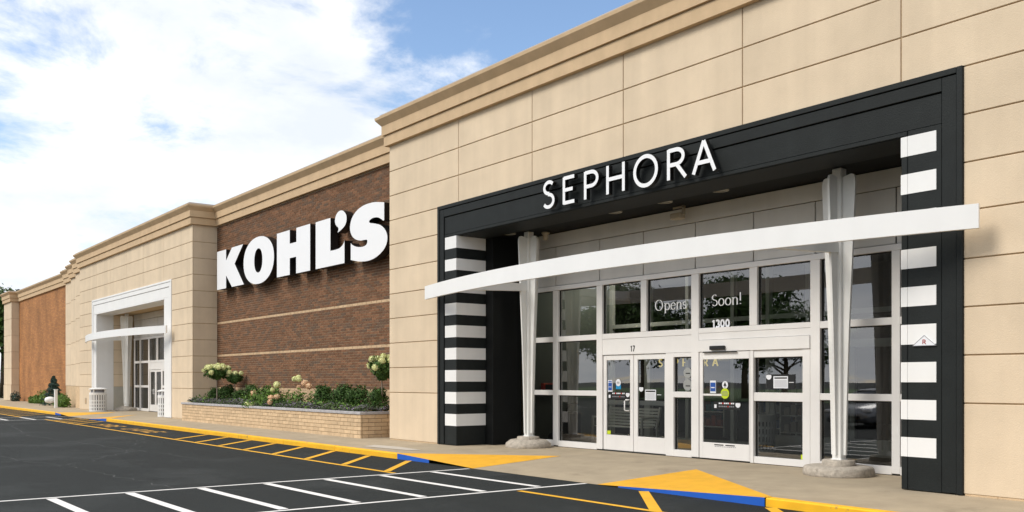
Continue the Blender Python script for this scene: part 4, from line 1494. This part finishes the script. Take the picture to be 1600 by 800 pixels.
bush(-31.3, 12.68, 'low hydrangea with cream blooms drooping over the capstone', .40, .12, [(.25, -.12, .74, .12, 0), (-.3, -.1, .76, .10, 0), (.0, -.14, .72, .11, 0)], 12, leaf_light, 260)
# ground cover
random.seed(77)
mb = MB()
def gc():
    x = random.uniform(PX0+0.12, PXR-0.05)
    y = YP+0.18+random.random()**1.5*1.2
    k = noise.noise((x*1.6, y*1.6, 0))
    z = .64+(.07+.09*max(0, k+.45))*random.uniform(.5, 1.25)+0.05*(1 if y > YP+.3 else 0)
    return Vector((x, y, z)), Vector((0, -.2, 1))
leaves(mb, 16000, gc, 0.045, 1.4, .3)
def gc2():
    p, d = gc(); p.z += .03
    if noise.noise((p.x*.9, p.y, 4)) < -.12: p.x += .8
    return p, d
leaves(mb, 6500, gc2, 0.032, 1.3, .6, mi=1)
o = lnk('ground_cover', mb.mesh('ground_cover', [leaf_cover, bloom_cover]))
o['kind'] = 'stuff'
tag(o, 'low purple green ground cover filling the front of the brick planter', 'ground cover')
mb = MB()
random.seed(78)
def gc3():
    cx = random.choice((-37.2, -36.4, -26.9, -26.2, -25.3, -24.6, -33.2))
    return Vector((cx+random.gauss(0, .25), 12.95+random.gauss(0, .15), .70+abs(random.gauss(0, .10)))), Vector((0, -.2, 1))
leaves(mb, 1800, gc3, 0.07, 1.5, .3)
o = lnk('leafy_perennials', mb.mesh('leafy_perennials', leaf_light)); o['kind'] = 'stuff'
tag(o, 'low green perennials between the boxwoods and the ground cover', 'plants')

# ------------------------------------------------------------------ trees
def tree_meshes(seed, H=10.5, rad=3.6, n=9000):
    random.seed(seed)
    tr = MB()
    tr.tube([(0, 0, -.2), (.05, 0, H*.18), (-.05, .1, H*.4), (0.1, 0, H*.62), (0.1, 0, H*.85)], [.32, .24, .19, .11, .03], 9)
    ends = []
    for k in range(11):
        a = k*2.4+random.uniform(-.3, .3)
        zb = H*random.uniform(.25, .6)
        r = rad*random.uniform(.5, .85)
        e = Vector((math.cos(a)*r, math.sin(a)*r, zb+H*random.uniform(.12, .32)))
        tr.tube([(0, 0, zb), (e.x*.45, e.y*.45, zb+(e.z-zb)*.6), e], [.11, .07, .02], 6)
        ends.append(e)
    lf = MB()
    bl_ = [(blob(rad*.42, rad*.42, rad*.36, .5, seed+k, 0, .6, c=tuple(e)), 1) for k, e in enumerate(ends)]
    for k in range(9):
        a = random.uniform(0, 6.28); r = rad*random.uniform(0, .6)
        bl_.append((blob(rad*.38, rad*.38, rad*.34, .5, seed+30+k, 0, .6, c=(math.cos(a)*r, math.sin(a)*r, H*random.uniform(.55, .9))), 1))
    leaves(lf, n, multi(bl_), 0.26, 1.5)
    return tr.mesh('trunk', bark, True), lf.mesh('crown', leaf_tree)
TM = [tree_meshes(101), tree_meshes(202, 9.5, 4.2)]
def tree(x, y, s, k, rz, lab, grp):
    t = thing('deciduous_tree', lab, 'tree', (x, y, -.18), grp, rz)
    for nm, me in zip(('trunk', 'crown'), TM[k]):
        o = lnk(nm, me, t, (x, y, -.18)); o.scale = (s, s, s)
g1 = 'trees beyond the far end of the store'
tree(-105.5, 16.6, 1.10, 0, .4, 'green tree rising directly behind the far end pier', g1)
tree(-112.0, 24.0, 1.15, 1, 2.0, 'tree further back, its top just above the far parapet', g1)
tree(-104.0, 8.0, 0.85, 1, 1.0, 'dark tree at the left edge in front of the end pier tree', g1)
tree(-118.0, 11.0, 1.1, 0, 3.0, 'tree deepest behind the others at the left edge', g1)
g2 = 'trees across the car park mirrored in the windows'
random.seed(5)
tr_pos = [(-22, -44), (-31, -40), (-39, -46), (-50, -39), (-59, -45), (-68, -40), (-80, -45), (-94, -41), (-12, -48), (0, -44), (12, -47), (-110, -44)]
ordn = ['first', 'second', 'third', 'fourth', 'fifth', 'sixth', 'seventh', 'eighth', 'ninth', 'tenth', 'eleventh', 'twelfth']
rank = sorted(range(len(tr_pos)), key=lambda i: tr_pos[i][0])
TL = {i: ordn[k]+' tree from the far end in the row mirrored by the storefront glass' for k, i in enumerate(rank)}
for i, (x, y) in enumerate(tr_pos):
    tree(x, y, random.uniform(.85, 1.25), i % 2, random.uniform(0, 6), TL[i], g2)

for k, (x, y, rr, lab) in enumerate(((-98, 9.5, 2.2, 'big dark shrub at the left edge beyond the kerb'), (-103, 13.0, 2.6, 'large dark shrub beneath the trees behind the end pier'))):
    random.seed(300+k)
    t = thing('large_shrub', lab, 'shrub', (x, y, -.2), 'large shrubs beyond the store')
    mb = MB(); leaves(mb, 3000, blob(rr, rr, rr*1.0, .4, k, rr*.8, c=(x, y, 0)), .22, 1.5)
    lnk('foliage', mb.mesh('foliage', leaf_tree), t)
    lnk('stem', MB().tube([(x, y, -.2), (x, y, rr)], [.08, .03], 6).mesh('stem', bark), t)
# far bed: conifer, hedge, white post
random.seed(31)
co = thing('blue_spruce', 'small blue green conifer against the far orange brown brick wall', 'shrub', (-66.2, 13.35, -.03))
mb = MB()
def con():
    z = random.random()**.8
    r = (1-z)*.72+.04
    a = random.uniform(0, 6.28)
    rr = r*random.uniform(.6, 1.05)*(1+.25*math.sin(z*38))
    return Vector((-66.2+rr*math.cos(a), 13.35+rr*math.sin(a), z*1.85)), Vector((math.cos(a), math.sin(a), .3))
leaves(mb, 2600, con, .075, 2.2, .2)
lnk('foliage', mb.mesh('foliage', leaf_con), co)
lnk('trunk', MB().tube([(-66.2, 13.35, -.05), (-66.2, 13.35, 1.7)], [.05, .01], 6).mesh('trunk', bark), co)
def hedge(x, y, rx, rz, lab, seed, m=leaf_light):
    random.seed(seed)
    t = thing('low_shrub', lab, 'shrub', (x, y, -.03), 'low shrubs in the far bed')
    mb = MB(); leaves(mb, int(900*rx), blob(rx, .35, rz, .35, seed, rz*.7, c=(x, y, 0)), .09, 1.5)
    lnk('foliage', mb.mesh('foliage', m), t)
hedge(-73.3, 13.6, 1.5, .30, 'low green shrub at the left end of the far bed', 1)
hedge(-70.2, 13.6, 1.7, .50, 'taller spreading green shrub beside the small conifer', 2)
hedge(-61.8, 12.9, 1.6, .42, 'low green shrub right of the white post at the tan steps', 3)
hedge(-81.5, 13.7, .5, .42, 'dark narrow shrub tucked beside the far end pier', 4, leaf_con)
po = thing('white_post', 'white post with a round white housing in the far bed', 'post', (-60.3, 12.3, -.04))
lnk('post', MB().bbox(-60.40, -60.20, 12.2, 12.36, -.06, 1.02, b=.02).mesh('post', whitep), po)
lnk('housing', MB().ring([(.05, .22), (.26, .30), (.30, .42), (.26, .56), (.08, .62)], -60.75, 12.05, 16).mesh('housing', whitep, True), po)
lnk('cap', MB().bbox(-60.42, -60.18, 12.18, 12.38, 1.02, 1.06, b=.01).mesh('cap', whitep), po)

# ------------------------------------------------------------------ litter bins
def bin_(x, y, z, lab, domed=True, m=whitep, h=.86, r=.29):
    t = thing('litter_bin', lab, 'litter bin', (x, y, z), 'round slotted litter bins')
    mb = MB()
    N = 22
    for k in range(N):
        a0 = 2*math.pi*(k+.18)/N; a1 = 2*math.pi*(k+.82)/N
        p = [(r*math.cos(a0), r*math.sin(a0)), (r*math.cos(a1), r*math.sin(a1))]
        q = [((r-.015)*math.cos(a0), (r-.015)*math.sin(a0)), ((r-.015)*math.cos(a1), (r-.015)*math.sin(a1))]
        vs = [(x+a, y+b, z+zz) for zz in (.04, h-.03) for a, b in (p[0], p[1], q[1], q[0])]
        mb.add(vs, [(0, 1, 5, 4), (1, 2, 6, 5), (2, 3, 7, 6), (3, 0, 4, 7)])
    for zz, hh in ((.0, .07), (.19, .05), (.36, .05), (.53, .05), (h-.12, .12)):
        mb.ring([(r+.002, z+zz), (r+.004, z+zz+.003), (r+.004, z+zz+hh), (r+.002, z+zz+hh+.002)], x, y, 30)
    lnk('body', mb.mesh('body', m), t)
    lnk('liner', MB().ring([(r-.04, z+.03), (r-.04, z+h-.05)], x, y, 24).mesh('liner', dev), t)
    if domed:
        lb = MB()
        for k in range(4):
            a = math.pi/4+k*math.pi/2
            lb.box(x+r*.92*math.cos(a)-.03, x+r*.92*math.cos(a)+.03, y+r*.92*math.sin(a)-.03, y+r*.92*math.sin(a)+.03, z+h, z+h+.16)
        lb.ring([(r+.03, z+h+.16), (r+.035, z+h+.19), (r*.8, z+h+.235), (r*.35, z+h+.26), (.02, z+h+.265)], x, y, 30)
        lnk('lid', lb.mesh('lid', m, False), t)
        lnk('hood_opening', MB().ring([(r*.85, z+h), (r*.7, z+h+.155)], x, y, 24).mesh('hood_opening', greyprint), t)
    else:
        lnk('lid', MB().ring([(r, z+h), (r*.97, z+h+.03), (r*.7, z+h+.035)], x, y, 30).mesh('lid', m), t)
    return t
bin_(-51.75, 12.55, -.03, 'white slotted bin left of the far white entrance column', r=.42, h=.98)
bin_(-42.35, 13.1, -.03, 'white slotted bin half hidden by the right pier of the far white entrance', r=.33, h=.95)
bin_(-12.84, 16.75, -.01, 'grey slotted bin inside the glass vestibule', False, steelw, .80, .27)

# ------------------------------------------------------------------ things in the vestibule
glow = mat('lamp_glow', (1, .8, .5), .5, emit=(1.0, .62, .22), estr=9.0)
lt = thing('vestibule_lamp', 'small lit warm ceiling lamp seen through the top left window', 'lamp', (-17.2, 16.6, 4.19))
lnk('fitting', MB().ring([(.10, 4.199), (.10, 4.17)], -17.2, 16.6, 16).mesh('fitting', greyframe), lt)
lnk('bulb', MB().ring([(.09, 4.168), (.09, 4.13), (.05, 4.11)], -17.2, 16.6, 16).mesh('bulb', glow), lt)
pl_ = bpy.data.lights.new('bulb_light', 'POINT'); pl_.energy = 30; pl_.color = (1, .93, .82); pl_.shadow_soft_size = .12
plo = bpy.data.objects.new('bulb_light', pl_); S.collection.objects.link(plo); plo.parent = lt; plo.location = (0, 0, -.25)

bench = thing('bench', 'pale slatted metal bench inside the vestibule behind the doors', 'bench', (-17.0, 16.4, 0))
bm = mat('bench_metal', (0.78, 0.79, 0.76), 0.45)
bx0, bx1, by = -17.75, -15.95, 16.2
for x in (bx0, bx1-.05):
    for y in (by, by+.52):
        lnk('leg', MB().bbox(x, x+.05, y, y+.05, -.01, .62 if y == by else .42, b=.004).mesh('leg', bm), bench)
    lnk('armrest', MB().bbox(x, x+.05, by, by+.57, .622, .66, b=.004).mesh('armrest', bm), bench)
    lnk('back_post', MB().add([(x, by+.50, .38), (x+.05, by+.50, .38), (x+.05, by+.55, .38), (x, by+.55, .38), (x, by+.64, .9), (x+.05, by+.64, .9), (x+.05, by+.69, .9), (x, by+.69, .9)],
        [(0, 1, 5, 4), (1, 2, 6, 5), (2, 3, 7, 6), (3, 0, 4, 7), (4, 5, 6, 7)]).mesh('back_post', bm), bench)
for k in range(6):
    z0 = .44+.075*k; yb = by+.50+.14*(k/6)
    lnk('back_slat', MB().bbox(bx0+.052, bx1-.052, yb, yb+.02, z0, z0+.055, b=.004).mesh('back_slat', bm), bench)
for k in range(6):
    y0 = by+.02+.08*k
    lnk('seat_slat', MB().bbox(bx0+.052, bx1-.052, y0, y0+.06, .40, .42, b=.004).mesh('seat_slat', bm), bench)
cart = thing('floor_machine', 'black box on wheels with a handle inside the left window', 'machine', (-17.75, 15.3, 0))
lnk('body', MB().bbox(-18.05, -17.45, 15.1, 15.6, .12, .78, b=.03).mesh('body', dev), cart)
lnk('handle', MB().tube([(-17.75, 15.35, .78), (-17.7, 15.35, .95), (-17.4, 15.35, 1.0), (-17.3, 15.35, .98)], .025, 7).mesh('handle', dev, True), cart)
for x in (-18.05, -17.5):
    lnk('wheel', MB().tube([(x, 15.12, .12), (x, 15.2, .12)], .13, 14).mesh('wheel', dev), cart)
fb = thing('alarm_box', 'small red box on the vestibule wall low in the left window', 'alarm box', (-18.3, 15.2, 1.35))
redm = mat('red_box_paint', (0.35, 0.03, 0.02), 0.5)
lnk('case', MB().bbox(-18.33, -18.22, 15.0, 15.45, 1.30, 1.50, b=.01).mesh('case', redm), fb)
lnk('face', MB().bbox(-18.22, -18.21, 15.06, 15.39, 1.34, 1.46, b=.004).mesh('face', dev), fb)
# racks of goods deep in the store
random.seed(9)
rk_cols = [mat('goods_'+n, c, .7) for n, c in (('red', (.20, .035, .015)), ('teal', (.01, .10, .12)), ('blue', (.02, .06, .16)), ('cream', (.28, .26, .22)), ('brown', (.16, .10, .05)))]
labs = ['dark rack with red goods deep inside the store', 'dark rack with teal goods behind the bench', 'dark rack with blue goods behind the sidelight',
        'dark rack with cream goods behind the sliding door', 'dark rack with brown goods far right inside']
for i, (x, y) in enumerate(((-17.6, 20.5), (-20.5, 19.2), (-15.6, 21.0), (-13.9, 19.6), (-11.2, 20.5))):
    t = thing('display_rack', labs[i], 'rack', (x, y, 0), 'goods racks inside the store')
    lnk('frame', MB().box(x-.6, x-.56, y, y+.4, 0, 1.5).box(x+.56, x+.6, y, y+.4, 0, 1.5).mesh('frame', greyframe), t)
    for k in range(3):
        lnk('shelf', MB().box(x-.558, x+.558, y+.002, y+.398, .25+.42*k, .28+.42*k).mesh('shelf', greyframe), t)
        for j in range(5):
            xx = x-.5+.2*j
            lnk('box', MB().bbox(xx, xx+.16, y+.04, y+.3, .281+.42*k, .281+.42*k+random.uniform(.18, .32), b=.005).mesh('goods', rk_cols[(i+(j//2))%5 if k == 1 else i]), t)

# utility plates on the tan walls of the far block
up = mat('plate_grey', (.35, .28, .2), .6)
for x, lab in ((-55.3, 'small square vent plate low on the tan wall left of the far entrance'), (-38.75, 'small square vent plate low on the tan wall right of the far entrance')):
    t = thing('vent_plate', lab, 'vent', (x, YF, .4), 'small vent plates')
    lnk('plate', MB().bbox(x-.16, x+.16, YF-.012, YF-.001, .28, .62, b=.004).mesh('plate', up), t)
    lnk('recess', MB().box(x-.11, x+.11, YF-.016, YF-.0125, .33, .57).mesh('recess', groove), t)

# ------------------------------------------------------------------ parked car mirrored in the right hand window
def car(x, y, rz):
    t = thing('parked_car', 'grey sedan facing the store, seen only mirrored in the right window', 'car', (x, y, ZA), None, rz)
    paint = mat('grey_car_paint', (.22, .23, .25), .25, metal=.5)
    cg = mat('car_glass', (.01, .012, .014), .05)
    tyre = mat('tyre', (.02, .02, .02), .8); rim = mat('rim', (.4, .4, .42), .3, metal=.8)
    lamp = mat('headlamp', (.7, .72, .75), .1)
    st = [(2.3, .62, .30, .52), (2.22, .80, .22, .66), (1.9, .88, .20, .76), (1.2, .91, .20, .88), (.8, .915, .20, .93), (-1.2, .915, .20, .95), (-1.9, .89, .24, .92), (-2.25, .80, .30, .85), (-2.32, .68, .4, .75)]
    def sect(lst, shoulder=.12):
        vs = []; fs = []
        K = 10
        for (yy_, w, a, b) in lst:
            rgt = [(w*.9, a), (w, a+.08), (w, (a+b)/2), (w*.985, b-shoulder), (w*.85, b)]
            for px, pz in rgt: vs.append((px, yy_, pz))
            for px, pz in reversed(rgt): vs.append((-px, yy_, pz))
        for i in range(len(lst)-1):
            for k in range(K):
                fs.append((i*K+k, i*K+(k+1) % K, (i+1)*K+(k+1) % K, (i+1)*K+k))
        fs.append(tuple(reversed(range(K)))); fs.append(tuple(range((len(lst)-1)*K, len(lst)*K)))
        return vs, fs
    def P_(nm, mb, m, sm=False):
        o = bpy.data.objects.new(nm, mb.mesh(nm, m, sm)); S.collection.objects.link(o); o.parent = t; return o
    P_('body', MB().add(*sect(st)), paint, True)
    P_('cabin', MB().add(*sect([(1.0, .74, .85, .93), (.35, .70, .85, 1.33), (-.2, .68, .85, 1.42), (-.9, .68, .85, 1.40), (-1.75, .70, .85, .96)], .05)), cg, True)
    P_('roof', MB().add([(.56, .28, 1.35), (-.56, .28, 1.35), (-.58, -.95, 1.415), (.58, -.95, 1.415), (.52, .28, 1.38), (-.52, .28, 1.38), (-.54, -.95, 1.44), (.54, -.95, 1.44)],
       [(0, 1, 5, 4), (1, 2, 6, 5), (2, 3, 7, 6), (3, 0, 4, 7), (4, 5, 6, 7)]), paint)
    for sx_ in (-1, 1):
        for yy_ in (1.4, -1.4):
            w = P_('wheel', MB().tube([(sx_*.70, yy_, .32), (sx_*.93, yy_, .32)], .32, 22), tyre)
            r_ = bpy.data.objects.new('rim', MB().tube([(sx_*.9, yy_, .32), (sx_*.937, yy_, .32)], .2, 16).mesh('rim', rim)); S.collection.objects.link(r_); r_.parent = w
        P_('headlight', MB().bbox(sx_*.70-.16, sx_*.70+.16, 2.02, 2.26, .58, .70, b=.03), lamp)
        P_('mirror', MB().bbox(sx_*.98-.09, sx_*.98+.09, .62, .74, .92, 1.05, b=.02), paint)
    P_('grille', MB().bbox(-.5, .5, 2.2, 2.325, .34, .48, b=.02), dev)
    P_('bumper_intake', MB().bbox(-.62, .62, 2.16, 2.29, .22, .31, b=.02), dev)
car(-19.9, -3.4, R(-8))
